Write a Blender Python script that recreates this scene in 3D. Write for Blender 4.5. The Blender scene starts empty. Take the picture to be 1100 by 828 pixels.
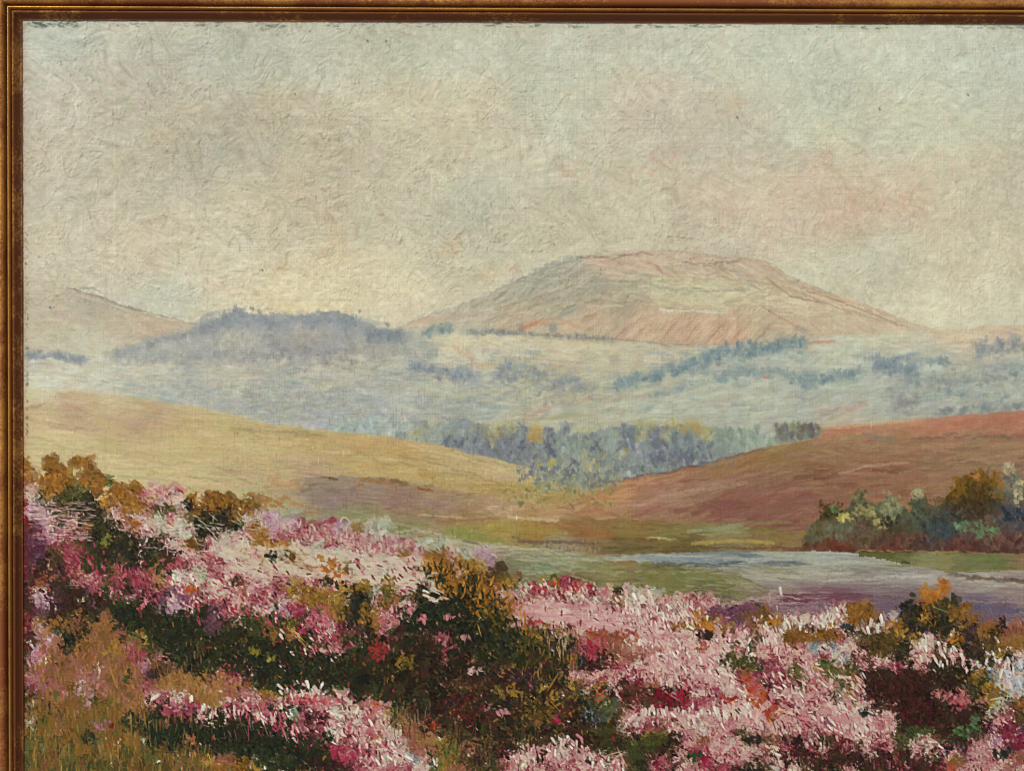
import bpy, math, random
import numpy as np
rng = np.random.default_rng(7); random.seed(7)
# ------------------------------------------------------------------ sizes
# the painter works on a board of "marks"; one mark = half a millimetre
K = 0.0005
PW, PH = 1330, 960            # size of the painted board in marks
M = 6                         # the board starts M marks left of / above x = 0
# ------------------------------------------------------------------ painter's board
def up(a, h, w):
    """smooth enlargement of a small array"""
    ys = np.linspace(0, a.shape[0]-1.001, h); xs = np.linspace(0, a.shape[1]-1.001, w)
    yi = ys.astype(int); xi = xs.astype(int)
    fy = ys-yi; fx = xs-xi; fy = (fy*fy*(3-2*fy)); fx = (fx*fx*(3-2*fx))
    if a.ndim == 3: fy = fy[:, None, None]; fx = fx[None, :, None]
    else: fy = fy[:, None]; fx = fx[None, :]
    r0 = a[yi]; r1 = a[yi+1]
    t = r0[:, xi]*(1-fx)+r0[:, xi+1]*fx
    b = r1[:, xi]*(1-fx)+r1[:, xi+1]*fx
    return t*(1-fy)+b*fy
def noise(sx, sy=None, h=PH, w=PW):
    sy = sy or sx
    return up(rng.random((int(h/sy)+3, int(w/sx)+3)), h, w).astype(np.float32)
def fbm(s, n=3):
    o = 0; a = 1; t = 0
    for i in range(n):
        o = o+noise(max(s/2**i, 1.01))*a; t += a; a *= .55
    return o/t
C = np.zeros((PH, PW, 3), np.float32)+np.array([150, 135, 110], np.float32)
HT = np.zeros((PH, PW), np.float32)
ID = np.ones((PH, PW), np.int16)
YY, XX = np.mgrid[0:PH, 0:PW].astype(np.float32)
XX -= 0; YY -= 0
# bristle textures, long along the stroke
BT = up(rng.random((200, 26)), 256, 256)*.65+up(rng.random((90, 60)), 256, 256)*.35
BT = ((BT-BT.min())/(BT.max()-BT.min())).astype(np.float32)
_g = {}
def grid(R):
    if R not in _g:
        a = np.arange(-R, R+1, dtype=np.float32); _g[R] = np.meshgrid(a, a)
    return _g[R]
def stroke(x, y, L, W, ang, col, al=.9, bend=0., oid=None, h=.5, dry=0., var=8., wet=.12, mask=None):
    R = int(max(L, W)/2+abs(bend)*L*.25+2); xi = int(round(x)); yi = int(round(y))
    x0 = max(xi-R, 0); x1 = min(xi+R+1, PW); y0 = max(yi-R, 0); y1 = min(yi+R+1, PH)
    if x1 <= x0 or y1 <= y0: return
    gx, gy = grid(R)
    dx = gx[y0-yi+R:y1-yi+R, x0-xi+R:x1-xi+R]+(xi-x); dy = gy[y0-yi+R:y1-yi+R, x0-xi+R:x1-xi+R]+(yi-y)
    c = math.cos(ang); s = math.sin(ang)
    u = dx*c+dy*s; v = dy*c-dx*s
    if bend: v = v-bend*(u*u/L-L*.08)
    uu = 2*u/L
    q = uu*uu*uu*uu+(2*v/(W*(1-.28*uu)))**2
    ou = rng.integers(0, 256); ov = rng.integers(0, 256)
    bt = BT[(v*2.2+ov).astype(int) & 255, (u*1.1+ou).astype(int) & 255]
    a = np.clip((1-q)*min(W, L)*.45, 0, 1)
    if dry: a = a*np.clip((bt-dry*(.75+.35*uu))*5+.5, 0, 1)
    else: a = a*np.clip(.7+bt*.5, 0, 1)
    a = a*al
    if mask is not None: a = a*mask[y0:y1, x0:x1]
    p = C[y0:y1, x0:x1]
    if wet:
        cc = C[min(max(yi, 0), PH-1), min(max(xi, 0), PW-1)]; col = col*(1-wet)+cc*wet
    A = a[..., None]
    p += (col+(bt[..., None]-.5)*var-p)*A
    if h:
        hh = HT[y0:y1, x0:x1]; ridge = np.exp(-((q-.72)/.22)**2)
        hh += (h*(bt*.9+ridge*.35)+hh*.25-hh)*a
    if oid is not None:
        m = a > .42; ID[y0:y1, x0:x1][m] = oid
def field(pts, sharp=1.0):
    """blend of the colours mixed for one passage of the picture"""
    P = np.array([(p[0], p[1]) for p in pts], np.float32); Cc = np.array([p[2] for p in pts], np.float32)
    hh, ww = PH//6+2, PW//6+2
    yy, xx = np.mgrid[0:hh, 0:ww]*6.0
    d = (xx[..., None]-P[:, 0])**2+((yy[..., None]-P[:, 1])*1.5)**2+60
    w = 1/d**(1.6*sharp)
    f = (w[..., None]*Cc).sum(2)/w.sum(2)[..., None]
    return up(f, PH, PW)
def line(pts): 
    p = np.array(pts, float); return np.interp(np.arange(PW), p[:, 0], p[:, 1])
def below(pts, jag=0., js=6, soft=1.):
    l = line(pts)
    if jag: l = l+np.interp(np.arange(PW), np.arange(0, PW+js, js), rng.normal(0, jag, len(np.arange(0, PW+js, js))))
    return np.clip((YY-l[None, :])/soft+.5, 0, 1)
def passage(mask, F, n, L, W, ang, oid, jit=6, aj=.25, h=.5, bend=0., dry=0., al=.85, var=7, hue=4, wet=.15, box=None):
    m = mask > .5
    if box is not None: m = m & (XX > box[0]) & (XX < box[2]) & (YY > box[1]) & (YY < box[3])
    um = (mask*m)[..., None]*(.92 if n else 0); C[:] = C*(1-um)+(F+(noise(9, 5)[..., None]-.5)*20+(noise(4, 3)[..., None]-.5)*16)*um
    if oid is not None: ID[m] = oid
    ys, xs = np.nonzero(m[::3, ::3]); ys = ys*3; xs = xs*3
    if box is not None:
        k = (xs > box[0]) & (xs < box[2]) & (ys > box[1]) & (ys < box[3]); xs = xs[k]; ys = ys[k]
    if not len(xs): return
    idx = rng.integers(0, len(xs), n)
    for i in idx:
        x = float(xs[i])+rng.uniform(-2, 2); y = float(ys[i])+rng.uniform(-2, 2)
        a = ang(x, y) if callable(ang) else ang
        xi = min(max(int(x+rng.normal(0, 4)), 0), PW-1); yi = min(max(int(y+rng.normal(0, 2.5)), 0), PH-1)
        col = F[yi, xi]+rng.normal(0, jit)+rng.normal(0, hue, 3)
        stroke(x, y, rng.uniform(*L), rng.uniform(*W), a+rng.normal(0, aj), col, al, rng.normal(0, bend) if bend else 0., oid, h*rng.uniform(.5, 1.2), dry, var, wet, mask)
def S(x, y, L, W, deg, col, oid=None, **k):
    stroke(x, y, L, W, math.radians(deg), np.array(col, np.float32), oid=oid, **k)
def pl(pts, W, col, oid=None, al=.8, dry=.2, jag=0, h=.4, step=6, **k):
    """a drawn line of overlapping touches"""
    for (ax, ay), (bx, by) in zip(pts[:-1], pts[1:]):
        d = math.hypot(bx-ax, by-ay); n = max(1, int(d/step)); an = math.degrees(math.atan2(by-ay, bx-ax))
        for i in range(n):
            t = (i+.5)/n
            S(ax+(bx-ax)*t, ay+(by-ay)*t+random.gauss(0, jag), d/n*1.7+2, W*random.uniform(.7, 1.2), an+random.gauss(0, 5),
              np.array(col)+rng.normal(0, 5), oid, al=al, dry=dry, h=h, **k)
def tufts(box, n, L, W, deg, cols, oid=None, aj=20, al=.85, dry=.15, mask=None, h=.5, bend=.2, wet=.15):
    for i in range(n):
        x = random.uniform(box[0], box[2]); y = random.uniform(box[1], box[3])
        stroke(x, y, rng.uniform(*L), rng.uniform(*W), math.radians(deg+random.gauss(0, aj)), np.array(random.choice(cols), np.float32)+rng.normal(0, 6),
               al*random.uniform(.6, 1.05), random.gauss(0, bend), oid, h, dry, 8, wet, mask)
FULL = np.ones((PH, PW), np.float32)
(SKY, LHILL, MOUNT, RIDGE, FAR, FARWOOD, VALLEY, RUSSET, CLUMP, FIELD, MOOR, MARSH, LAKE, MEADOW, HEATH, GRASS, EARTH, UNDER) = range(1, 19)
# ------------------------------------------------------------------ 1 sky
skyp = [(60, 45, (186, 190, 176)), (60, 100, (192, 187, 170)), (60, 200, (190, 184, 163)), (150, 90, (186, 181, 163)), (150, 200, (188, 182, 160)), (200, 150, (184, 179, 157)),
 (250, 60, (184, 185, 168)), (330, 60, (186, 188, 170)), (300, 120, (190, 183, 160)), (420, 60, (188, 188, 166)), (420, 120, (194, 187, 162)), (380, 180, (188, 180, 156)),
 (520, 60, (192, 192, 170)), (520, 120, (198, 190, 164)), (620, 60, (190, 191, 170)), (600, 110, (188, 188, 165)), (700, 110, (194, 184, 163)), (760, 50, (192, 195, 175)),
 (860, 60, (194, 197, 176)), (960, 60, (196, 199, 178)), (1060, 60, (194, 198, 180)), (1000, 130, (196, 197, 172)), (880, 130, (192, 194, 170)), (790, 130, (192, 186, 164)),
 (450, 220, (192, 188, 164)), (520, 220, (190, 188, 165)), (620, 230, (192, 186, 160)), (700, 230, (194, 188, 164)), (760, 210, (198, 184, 160)), (840, 230, (200, 186, 162)),
 (900, 230, (200, 180, 156)), (970, 210, (202, 186, 160)), (1060, 210, (198, 190, 164)), (1060, 280, (206, 198, 170)), (960, 290, (198, 195, 170)), (1000, 330, (212, 208, 178)), (900, 290, (200, 198, 172)), (1080, 340, (206, 202, 174)),
 (60, 260, (196, 190, 168)), (150, 270, (196, 186, 162)), (230, 300, (202, 194, 168)), (190, 320, (192, 192, 170)), (330, 310, (206, 194, 160)), (420, 310, (206, 198, 166)), (330, 330, (212, 200, 160)), (440, 335, (206, 196, 168)), (300, 240, (194, 184, 158)), (500, 290, (198, 192, 164)),
 (1200, 60, (194, 197, 178)), (1200, 250, (200, 194, 168)), (560, 270, (194, 190, 164))]
Fs = field(skyp)
Fs -= (np.clip((620-XX)/300, 0, 1)*np.clip((300-YY)/120, 0, 1)*7)[..., None]; Fs += (fbm(90)-.5)[..., None]*np.array([15, 14, 12])+(fbm(60)-.5)[..., None]*np.array([10, 3, -3])+(fbm(22)-.5)[..., None]*np.array([12, 16, 16])
C[:] = Fs
n1 = noise(120)
def skyang(x, y): 
    return (n1[int(min(max(y, 0), PH-1)), int(min(max(x, 0), PW-1))]-.5)*5.0+.5
m = (YY < 400).astype(np.float32)
passage(m, Fs, 6500, (18, 46), (6, 14), skyang, SKY, jit=3, aj=.7, h=.45, bend=.25, var=4, hue=2.0)
Fs2 = Fs
passage(m, Fs2, 8000, (9, 26), (2.5, 6), skyang, SKY, jit=4, aj=.8, h=.9, bend=.5, dry=.3, var=8, hue=2.2)
def cloud(x, y, rx, ry, col, n, L=(6, 18), W=(1.6, 4.4), al=.4, ang=None):
    for i in range(n):
        a = random.random()*6.28; r = random.random()**.6
        S(x+rx*r*math.cos(a), y+ry*r*math.sin(a), random.uniform(*L), random.uniform(*W), random.gauss(40, 40) if ang is None else ang+random.gauss(0, 12), np.array(col)*(1, .985, .97)+rng.normal(0, 7), SKY, al=al*.8*random.uniform(.4, 1.1), bend=random.gauss(0, .9), h=.9, dry=.38)
pk = (204, 168, 144); pc = (206, 174, 156); oc = (204, 180, 138); bl = (182, 188, 172)
for a in [(602, 178, 9, 18, (202, 176, 150), 22, (10, 26), (1.4, 3), .4, 92), (620, 185, 18, 10, pk, 26), (715, 170, 20, 14, pk, 40), (735, 155, 14, 18, (192, 178, 150), 20), (785, 110, 18, 14, (204, 180, 154), 30),
          (872, 185, 24, 26, (206, 172, 152), 80), (888, 170, 9, 12, (196, 154, 134), 22), (850, 200, 16, 16, (206, 178, 158), 30), (950, 226, 48, 9, (200, 162, 140), 60), (915, 215, 20, 16, (200, 166, 142), 40), (900, 245, 26, 14, (204, 180, 156), 34), (1020, 175, 26, 12, (206, 184, 162), 34),
          (965, 215, 26, 5, (190, 150, 130), 20), (775, 230, 24, 14, (206, 178, 160), 40), (790, 225, 20, 5, (198, 160, 142), 14), (780, 212, 16, 10, (206, 176, 158), 24), (700, 185, 14, 10, (202, 164, 138), 18),
          (360, 262, 14, 22, (206, 176, 130), 46), (350, 225, 20, 14, (200, 172, 148), 26), (305, 285, 28, 12, oc, 34), (385, 277, 20, 8, oc, 20), (484, 264, 13, 10, (208, 174, 138), 34), (505, 258, 16, 8, (200, 180, 150), 14), (525, 293, 12, 6, (210, 178, 128), 24), (550, 290, 10, 5, (206, 176, 140), 14),
          (275, 340, 20, 8, (212, 192, 150), 20), (275, 318, 26, 8, (208, 190, 150), 24), (322, 272, 14, 18, bl, 26), (480, 285, 30, 16, bl, 26), (385, 120, 24, 14, bl, 24), (410, 140, 20, 30, (186, 190, 174), 26), (120, 110, 22, 14, (184, 188, 172), 20),
          (200, 115, 14, 10, (198, 180, 150), 20), (120, 175, 16, 12, (200, 188, 150), 24), (180, 145, 26, 14, (198, 188, 150), 26), (150, 120, 12, 8, (196, 172, 154), 12), (350, 130, 20, 10, (196, 174, 152), 20), (390, 165, 22, 12, (194, 172, 148), 24), (470, 185, 20, 12, (196, 178, 146), 20), (520, 90, 40, 20, (202, 192, 162), 30), (50, 110, 22, 14, (196, 180, 166), 22), (60, 255, 30, 16, (196, 186, 166), 20),
          (905, 290, 50, 8, (192, 192, 172), 24), (990, 318, 60, 8, (192, 188, 164), 24), (1000, 285, 50, 14, (196, 186, 164), 20), (950, 300, 60, 8, (190, 190, 172), 26), (860, 330, 30, 8, (200, 202, 182), 16), (1030, 340, 60, 6, (214, 208, 176), 20), (640, 100, 30, 30, (186, 190, 170), 26), (680, 140, 34, 12, (190, 194, 172), 20)]:
    cloud(*a)
def crack(x, y, n, ang, turn, col=(138, 128, 108), w=1.1, al=.55, st=4):
    for i in range(n):
        S(x, y, st*1.6, w*random.uniform(.7, 1.3), math.degrees(ang), col, None, al=al*random.uniform(.3, 1.1), h=0, wet=0, var=4)
        xi, yi = int(min(max(x, 0), PW-1)), int(min(max(y, 0), PH-1)); HT[yi, xi] -= .25
        ang += random.gauss(0, turn); x += math.cos(ang)*st; y += math.sin(ang)*st
# ------------------------------------------------------------------ 2 hill at the left
lh = [(0, 294), (26, 297), (70, 309), (110, 318), (130, 330), (165, 340), (214, 348), (240, 352), (1330, 352)]
m = below(lh, .5, 8)*(XX < 240)*(YY < 400)
F = field([(40, 310, (190, 178, 156)), (60, 340, (188, 170, 150)), (100, 330, (176, 160, 146)), (120, 350, (188, 170, 148)), (170, 352, (194, 168, 142)), (100, 370, (192, 184, 164)), (50, 370, (188, 178, 158)), (200, 355, (192, 170, 146))])
passage(m, F, 900, (8, 26), (2.5, 6), .3, LHILL, jit=5, h=.5, bend=.2, dry=.15, var=8)
pl([(74, 309), (95, 315), (115, 321), (130, 328), (150, 333)], 3, (140, 124, 120), LHILL, al=.75)
pl([(88, 309), (100, 309), (108, 313)], 3, (148, 146, 140), LHILL, al=.7)
pl([(30, 297), (74, 308)], 2, (168, 158, 144), LHILL, al=.5)
pl([(150, 333), (185, 342), (212, 348)], 2, (158, 128, 110), LHILL, al=.7)
pl([(85, 312), (130, 328), (165, 340), (200, 352)], 3, (168, 148, 134), LHILL, al=.4)
pl([(80, 318), (110, 326), (150, 340)], 2, (164, 138, 124), LHILL, al=.4)
cloud(75, 345, 20, 14, (196, 166, 150), 26, al=.3); S(56, 330, 8, 1.5, 0, (120, 105, 100), al=.6)
# ------------------------------------------------------------------ 3 mountain
mt = [(0, 420), (425, 352), (440, 346), (470, 337), (500, 325), (520, 318), (545, 305), (575, 292), (600, 284), (622, 276), (650, 273), (690, 269), (730, 268), (755, 272), (775, 275), (800, 275), (815, 278), (832, 284), (850, 297), (880, 308), (910, 318), (940, 330), (970, 343), (1004, 353), (1330, 420)]
m = below(mt, .6, 7)*(YY < 400)
F = field([(460, 345, (192, 172, 150)), (500, 335, (178, 166, 150)), (530, 322, (170, 160, 146)), (560, 310, (160, 154, 142)), (590, 300, (162, 156, 144)), (620, 292, (166, 154, 142)), (650, 282, (192, 160, 142)), (690, 284, (198, 164, 144)), (740, 284, (194, 162, 142)), (790, 282, (190, 158, 138)), (830, 292, (188, 158, 136)),
 (600, 330, (166, 152, 134)), (640, 310, (160, 148, 134)), (660, 325, (168, 150, 132)), (560, 340, (184, 158, 136)), (640, 345, (188, 152, 130)), (690, 300, (178, 162, 140)), (720, 310, (190, 176, 144)), (760, 318, (192, 180, 148)), (810, 315, (190, 174, 142)), (850, 312, (194, 168, 140)), (700, 350, (196, 156, 130)), (740, 350, (198, 152, 126)), (790, 358, (202, 154, 126)), (820, 345, (190, 162, 134)), (870, 330, (202, 174, 148)), (900, 345, (200, 170, 144)), (940, 345, (200, 172, 146)), (980, 350, (200, 176, 152)), (620, 355, (194, 164, 134)), (860, 355, (194, 164, 138))], 1.3)
def mang(x, y):
    if x < 640: return -.45
    if y > 330 and x < 830: return -.75
    if y > 300 and x < 850: return .0
    return .35 if x > 780 else .05
F = F*.9+np.array([25, 24, 19]); passage(m, F, 3200, (9, 26), (1.8, 4.4), mang, MOUNT, jit=10, aj=.18, h=.75, bend=.12, dry=.2, var=12)
for i in range(26): # furrows of the ploughed looking slope
    x = 668+i*6.2+random.gauss(0, 1); y = 352+random.gauss(0, 3)+i*.2
    S(x, y, 26+random.gauss(0, 5), 2.2, -48+random.gauss(0, 4), random.choice([(184, 120, 98), (206, 138, 108), (168, 116, 96), (220, 186, 158), (222, 180, 152)]), MOUNT, al=.85, h=.9, dry=.15)
for i in range(11):
    x = 842+i*6; S(x, 350+i*.5, 24, 2, 40+random.gauss(0, 5), random.choice([(180, 124, 100), (216, 176, 148)]), MOUNT, al=.75, dry=.2)
pl([(440, 346), (500, 326), (545, 305), (575, 292)], 2.5, (150, 152, 148), MOUNT, al=.4, jag=.6)
pl([(575, 292), (600, 284), (622, 277)], 6, (146, 150, 146), MOUNT, al=.6, jag=1.5)
pl([(625, 276), (660, 276), (690, 271), (700, 274)], 2.5, (150, 116, 108), MOUNT, al=.6, jag=.7)
pl([(690, 270), (720, 268), (750, 271), (775, 275), (800, 275)], 3, (172, 158, 148), MOUNT, al=.4, jag=1)
pl([(632, 280), (665, 284), (700, 290)], 4, (204, 160, 142), MOUNT, al=.6); pl([(660, 285), (700, 292), (725, 298)], 5, (206, 174, 156), MOUNT, al=.5)
pl([(700, 282), (712, 292), (722, 297)], 5, (190, 132, 112), MOUNT, al=.6); pl([(735, 282), (770, 283), (800, 278)], 3, (150, 118, 112), MOUNT, al=.5, jag=1)
pl([(640, 300), (680, 302), (720, 310), (760, 312), (810, 309)], 3, (150, 144, 134), MOUNT, al=.45, jag=1)
pl([(790, 290), (806, 305), (816, 310)], 3, (172, 158, 148), MOUNT, al=.6); pl([(712, 333), (745, 333), (780, 336)], 3.5, (212, 204, 182), MOUNT, al=.8); pl([(712, 331), (740, 332)], 1.3, (140, 110, 90), MOUNT, al=.7)
pl([(560, 353), (582, 343)], 5, (208, 122, 84), MOUNT, al=.85); pl([(575, 346), (600, 342), (620, 350)], 4, (204, 140, 108), MOUNT, al=.6)
pl([(600, 340), (620, 332)], 5, (140, 150, 148), MOUNT, al=.5); pl([(840, 320), (870, 326)], 6, (212, 194, 168), MOUNT, al=.7)
pl([(822, 280), (845, 300), (880, 312)], 4, (178, 150, 128), MOUNT, al=.4, jag=1); pl([(872, 305), (890, 314), (900, 318)], 2, (150, 132, 122), MOUNT, al=.4)
pl([(868, 312), (905, 324), (940, 338), (975, 352)], 2.2, (160, 116, 100), MOUNT, al=.6); pl([(880, 315), (930, 328), (985, 349)], 4, (200, 162, 132), MOUNT, al=.5)
pl([(825, 300), (850, 318), (885, 325)], 3, (168, 130, 106), MOUNT, al=.6); pl([(820, 330), (850, 347), (870, 356)], 3, (178, 132, 110), MOUNT, al=.6); pl([(800, 300), (850, 310), (900, 330), (950, 345)], 3, (186, 148, 122), MOUNT, al=.5)
pl([(440, 347), (480, 342), (520, 334)], 5, (200, 166, 140), MOUNT, al=.4); pl([(450, 343), (465, 340)], 3, (180, 128, 108), MOUNT, al=.4)
pl([(540, 330), (580, 318), (620, 305)], 3, (176, 140, 124), MOUNT, al=.35); pl([(520, 345), (600, 320)], 3, (150, 140, 128), MOUNT, al=.35)
# ------------------------------------------------------------------ 5 far fields
ft = [(0, 376), (60, 378), (118, 380), (400, 352), (440, 352), (540, 356), (600, 361), (680, 366), (760, 371), (850, 366), (900, 360), (950, 357), (1010, 354), (1060, 349), (1330, 345)]
m = below(ft, .5, 9)*(YY < 540)
F = field([(50, 392, (176, 176, 160)), (150, 395, (178, 176, 160)), (60, 408, (180, 180, 162)), (200, 420, (160, 164, 156)), (140, 415, (168, 170, 158)), (250, 400, (168, 166, 152)), (330, 385, (168, 168, 156)), (260, 360, (160, 164, 158)), (360, 395, (172, 168, 150)), (440, 380, (164, 166, 154)), (420, 410, (160, 162, 150)), (300, 430, (156, 160, 152)), (400, 440, (154, 160, 156)), (360, 455, (150, 158, 158)),
 (500, 370, (190, 184, 158)), (560, 370, (192, 188, 162)), (620, 375, (194, 186, 158)), (700, 385, (184, 180, 156)), (600, 395, (176, 172, 148)), (540, 400, (170, 172, 154)), (640, 430, (170, 172, 150)), (560, 425, (168, 170, 150)), (500, 440, (156, 160, 148)), (700, 440, (172, 176, 158)), (760, 430, (176, 180, 162)), (840, 430, (172, 178, 164)), (900, 420, (168, 176, 164)), (980, 420, (166, 174, 164)), (1060, 420, (168, 174, 162)), (1100, 400, (168, 176, 166)),
 (820, 390, (176, 184, 170)), (900, 380, (186, 190, 170)), (960, 370, (192, 190, 166)), (1030, 360, (204, 186, 160)), (1090, 360, (200, 180, 156)), (1000, 385, (180, 186, 170)), (940, 400, (176, 184, 172)), (760, 460, (162, 170, 156)), (850, 455, (166, 174, 162)), (1000, 440, (164, 168, 158)), (900, 455, (176, 168, 152))])
F = F+np.array([8, 6, 3])+(np.clip((620-XX)/120, 0, 1)*9)[..., None]; passage(m, F, 4200, (9, 30), (1.8, 5), lambda x, y: -.12 if x > 600 and y > 400 else .05, FAR, jit=9, aj=.12, h=.6, bend=.08, dry=.15, var=9)
passage(m*.9, F, 900, (10, 34), (1.5, 4), -.06, None, jit=15, aj=.2, h=.6, dry=.25, var=12, hue=5) if False else None
for i in range(1500):
    x = random.uniform(26, 1320); y = random.uniform(360, 480)
    if m[int(y), int(x)] > .5: stroke(x, y, rng.uniform(8, 30), rng.uniform(1.6, 4), (-.16 if x > 560 and y > 395 else .08)+rng.normal(0, .12), F[int(y), int(x)]+rng.choice([24, 18, 8, -20, -26])+rng.normal(0, 5, 3)+(np.array([-8, 0, 10]) if rng.random() < .4 else 0), .6, 0, FAR, .7, .25, 12, 0., m)
passage(m, F, 0, (4, 10), (1.5, 3), 1.57, FAR, jit=8, aj=.3, h=.7, dry=.3, var=8, box=(0, 380, 560, 470))
sal = (196, 146, 122)
pl([(548, 448), (600, 434), (640, 427), (700, 421)], 3.4, (182, 148, 130), FAR, al=.4, jag=2, step=4); pl([(560, 446), (590, 440)], 5, (184, 138, 120), FAR, al=.35, jag=1.6, step=4)
pl([(486, 370), (505, 382), (515, 395)], 5, (200, 156, 130), FAR, al=.4, jag=3, step=3); S(522, 392, 14, 6, 30, (204, 176, 130), FAR)
pl([(745, 433), (790, 428)], 3, (184, 156, 142), FAR, al=.35, jag=1, step=4); pl([(620, 420), (560, 435)], 5, (168, 160, 120), FAR, al=.3); pl([(545, 452), (640, 445)], 4, (166, 156, 110), FAR, al=.5)
pl([(500, 364), (620, 370), (700, 374)], 3, (202, 192, 160), FAR, al=.6); pl([(540, 383), (640, 390)], 2, (150, 138, 116), FAR, al=.5)
pl([(866, 368), (896, 366)], 4, (200, 130, 106), FAR, al=.85); pl([(862, 373), (872, 375)], 3, (206, 132, 104), FAR, al=.8); pl([(905, 364), (1000, 358)], 3, (206, 206, 182), FAR, al=.6)
S(823, 405, 8, 4, 10, (196, 116, 90), FAR); S(840, 402, 6, 3, 0, (200, 150, 110), FAR)
pl([(330, 360), (375, 361)], 5, (184, 142, 124), FAR, al=.4, jag=2, step=4); pl([(880, 440), (930, 436)], 5, (186, 148, 132), FAR, al=.6, jag=1.5)
pl([(300, 393), (350, 390), (420, 400), (500, 408)], 2, (132, 134, 124), FAR, al=.5, jag=.6)
pl([(215, 345), (260, 350), (330, 368)], 8, (158, 160, 152), FAR, al=.3)
# ------------------------------------------------------------------ 4 and 6 blue woods
m = below([(0, 700), (112, 700), (118, 382), (135, 373), (160, 364), (205, 352), (235, 341), (262, 334), (300, 339), (330, 337), (362, 333), (385, 341), (405, 352), (440, 358), (470, 372), (480, 700), (1330, 700)], 1.5, 6)*np.clip((386+(noise(30)-.5)*26-YY)/6, 0, 1)*np.clip((YY-330-0*XX)/1., 0, 1)
F = field([(130, 380, (156, 160, 156)), (180, 370, (158, 160, 152)), (230, 355, (146, 152, 152)), (262, 342, (130, 140, 148)), (250, 366, (168, 168, 152)), (300, 350, (144, 148, 148)), (340, 345, (128, 136, 142)), (330, 362, (156, 148, 136)), (380, 355, (134, 142, 146)), (290, 375, (148, 150, 146)), (350, 378, (140, 142, 144)), (400, 372, (152, 152, 142)), (440, 368, (150, 156, 146)), (210, 385, (150, 156, 150)), (160, 386, (156, 162, 156))])
F = F*.9+np.array([30, 28, 26]); passage(m, F, 700, (5, 12), (2, 5), 1.2, RIDGE, jit=12, aj=.8, h=.7, bend=.4, dry=.2, var=12)
b1 = [(134, 144, 152), (124, 136, 150), (148, 156, 162), (130, 138, 140), (116, 130, 148)]
b2 = [(112, 134, 148), (98, 124, 142), (134, 154, 160), (118, 140, 150), (150, 166, 164)]
b3 = [(140, 140, 142), (152, 150, 144), (128, 130, 140), (160, 158, 150)]
def wood(pts, w, n, cols, oid, L=(3, 9), W=(2.5, 5.5), al=.7, deg=-80):
    for i in range(int(n*.35)):     # a soft scumble first
        k = random.random()*(len(pts)-1); j = int(k); t = k-j
        S(pts[j][0]+(pts[j+1][0]-pts[j][0])*t+random.gauss(0, 6), pts[j][1]+(pts[j+1][1]-pts[j][1])*t+random.gauss(0, w*1.1), random.uniform(8, 20), random.uniform(3, 6), random.gauss(-8, 20), np.array(random.choice(cols))*.95+10+rng.normal(0, 7), oid, al=al*.5, h=.5, dry=.3, wet=.3)
    for i in range(int(n*1.35)):
        k = random.random()*(len(pts)-1); j = int(k); t = k-j
        x = pts[j][0]+(pts[j+1][0]-pts[j][0])*t; y = pts[j][1]+(pts[j+1][1]-pts[j][1])*t+random.gauss(0, w*.7)
        S(x+random.gauss(0, 2), y, random.uniform(*L), random.uniform(*W), deg+random.gauss(0, 50), np.array(random.choice(cols))*.97+np.array([3, 2, -3])+rng.normal(0, 8), oid, al=al*1.2*random.uniform(.35, 1.1), h=.6, dry=.32, bend=random.gauss(0, .5), wet=.12)
wood([(215, 350), (240, 343), (262, 338), (300, 346), (330, 344), (362, 340), (385, 345), (405, 357), (430, 360)], 6, 260, b1, RIDGE)
wood([(225, 352), (262, 345), (300, 350), (380, 350)], 9, 90, b1, RIDGE, al=.45)
wood([(118, 380), (155, 370), (205, 357), (225, 350)], 3, 70, b1+[(128, 130, 136)], RIDGE)
wood([(120, 382), (180, 384), (240, 380), (290, 384)], 6, 150, b1+b3, RIDGE, al=.4)
wood([(30, 380), (60, 381), (90, 386)], 3, 60, [(118, 130, 148), (130, 140, 154)], RIDGE); wood([(190, 372), (300, 368), (400, 380)], 14, 160, b3, RIDGE, al=.35)
wood([(290, 378), (330, 380), (380, 385)], 8, 90, [(138, 136, 146), (124, 128, 140)], RIDGE, al=.5); wood([(395, 360), (412, 358), (432, 361)], 4, 50, [(112, 122, 138), (124, 136, 146)], RIDGE)
wood([(455, 357), (485, 352)], 4, 34, b2, FARWOOD); wood([(505, 356), (545, 356), (600, 360), (660, 364)], 1.8, 90, [(110, 118, 128), (130, 138, 140)], FARWOOD, L=(4, 7), W=(2, 3.5))
pl([(540, 358), (600, 361), (680, 366), (745, 371)], 2, (124, 124, 122), FARWOOD, al=.6, jag=.5)
for x in (560, 592, 596): S(x, 352, 10, 5, -90, (116, 132, 140), FARWOOD, al=.7)
wood([(440, 392), (480, 400), (515, 404)], 4, 60, [(110, 120, 148), (130, 140, 156)], FARWOOD); wood([(530, 404), (550, 398), (580, 402), (610, 410), (630, 416)], 6, 120, b1+[(110, 116, 136)], FARWOOD, al=.6); wood([(555, 420), (640, 418)], 10, 60, b3, FARWOOD, al=.5)
wood([(660, 412), (700, 404), (740, 392), (765, 384)], 5, 170, b2, FARWOOD, al=.75); wood([(755, 384), (800, 376), (830, 372), (868, 366)], 6, 190, b2, FARWOOD, al=.75)
for x in (780, 792, 812, 836, 860): S(x, 369, 10, 3.5, -88, (100, 112, 126), FARWOOD, al=.8)
wood([(770, 405), (800, 396), (850, 402), (880, 408)], 5, 110, b2+[(160, 172, 166)], FARWOOD, al=.5); wood([(700, 425), (770, 406), (850, 395)], 3, 70, b2, FARWOOD, al=.4)
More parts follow.
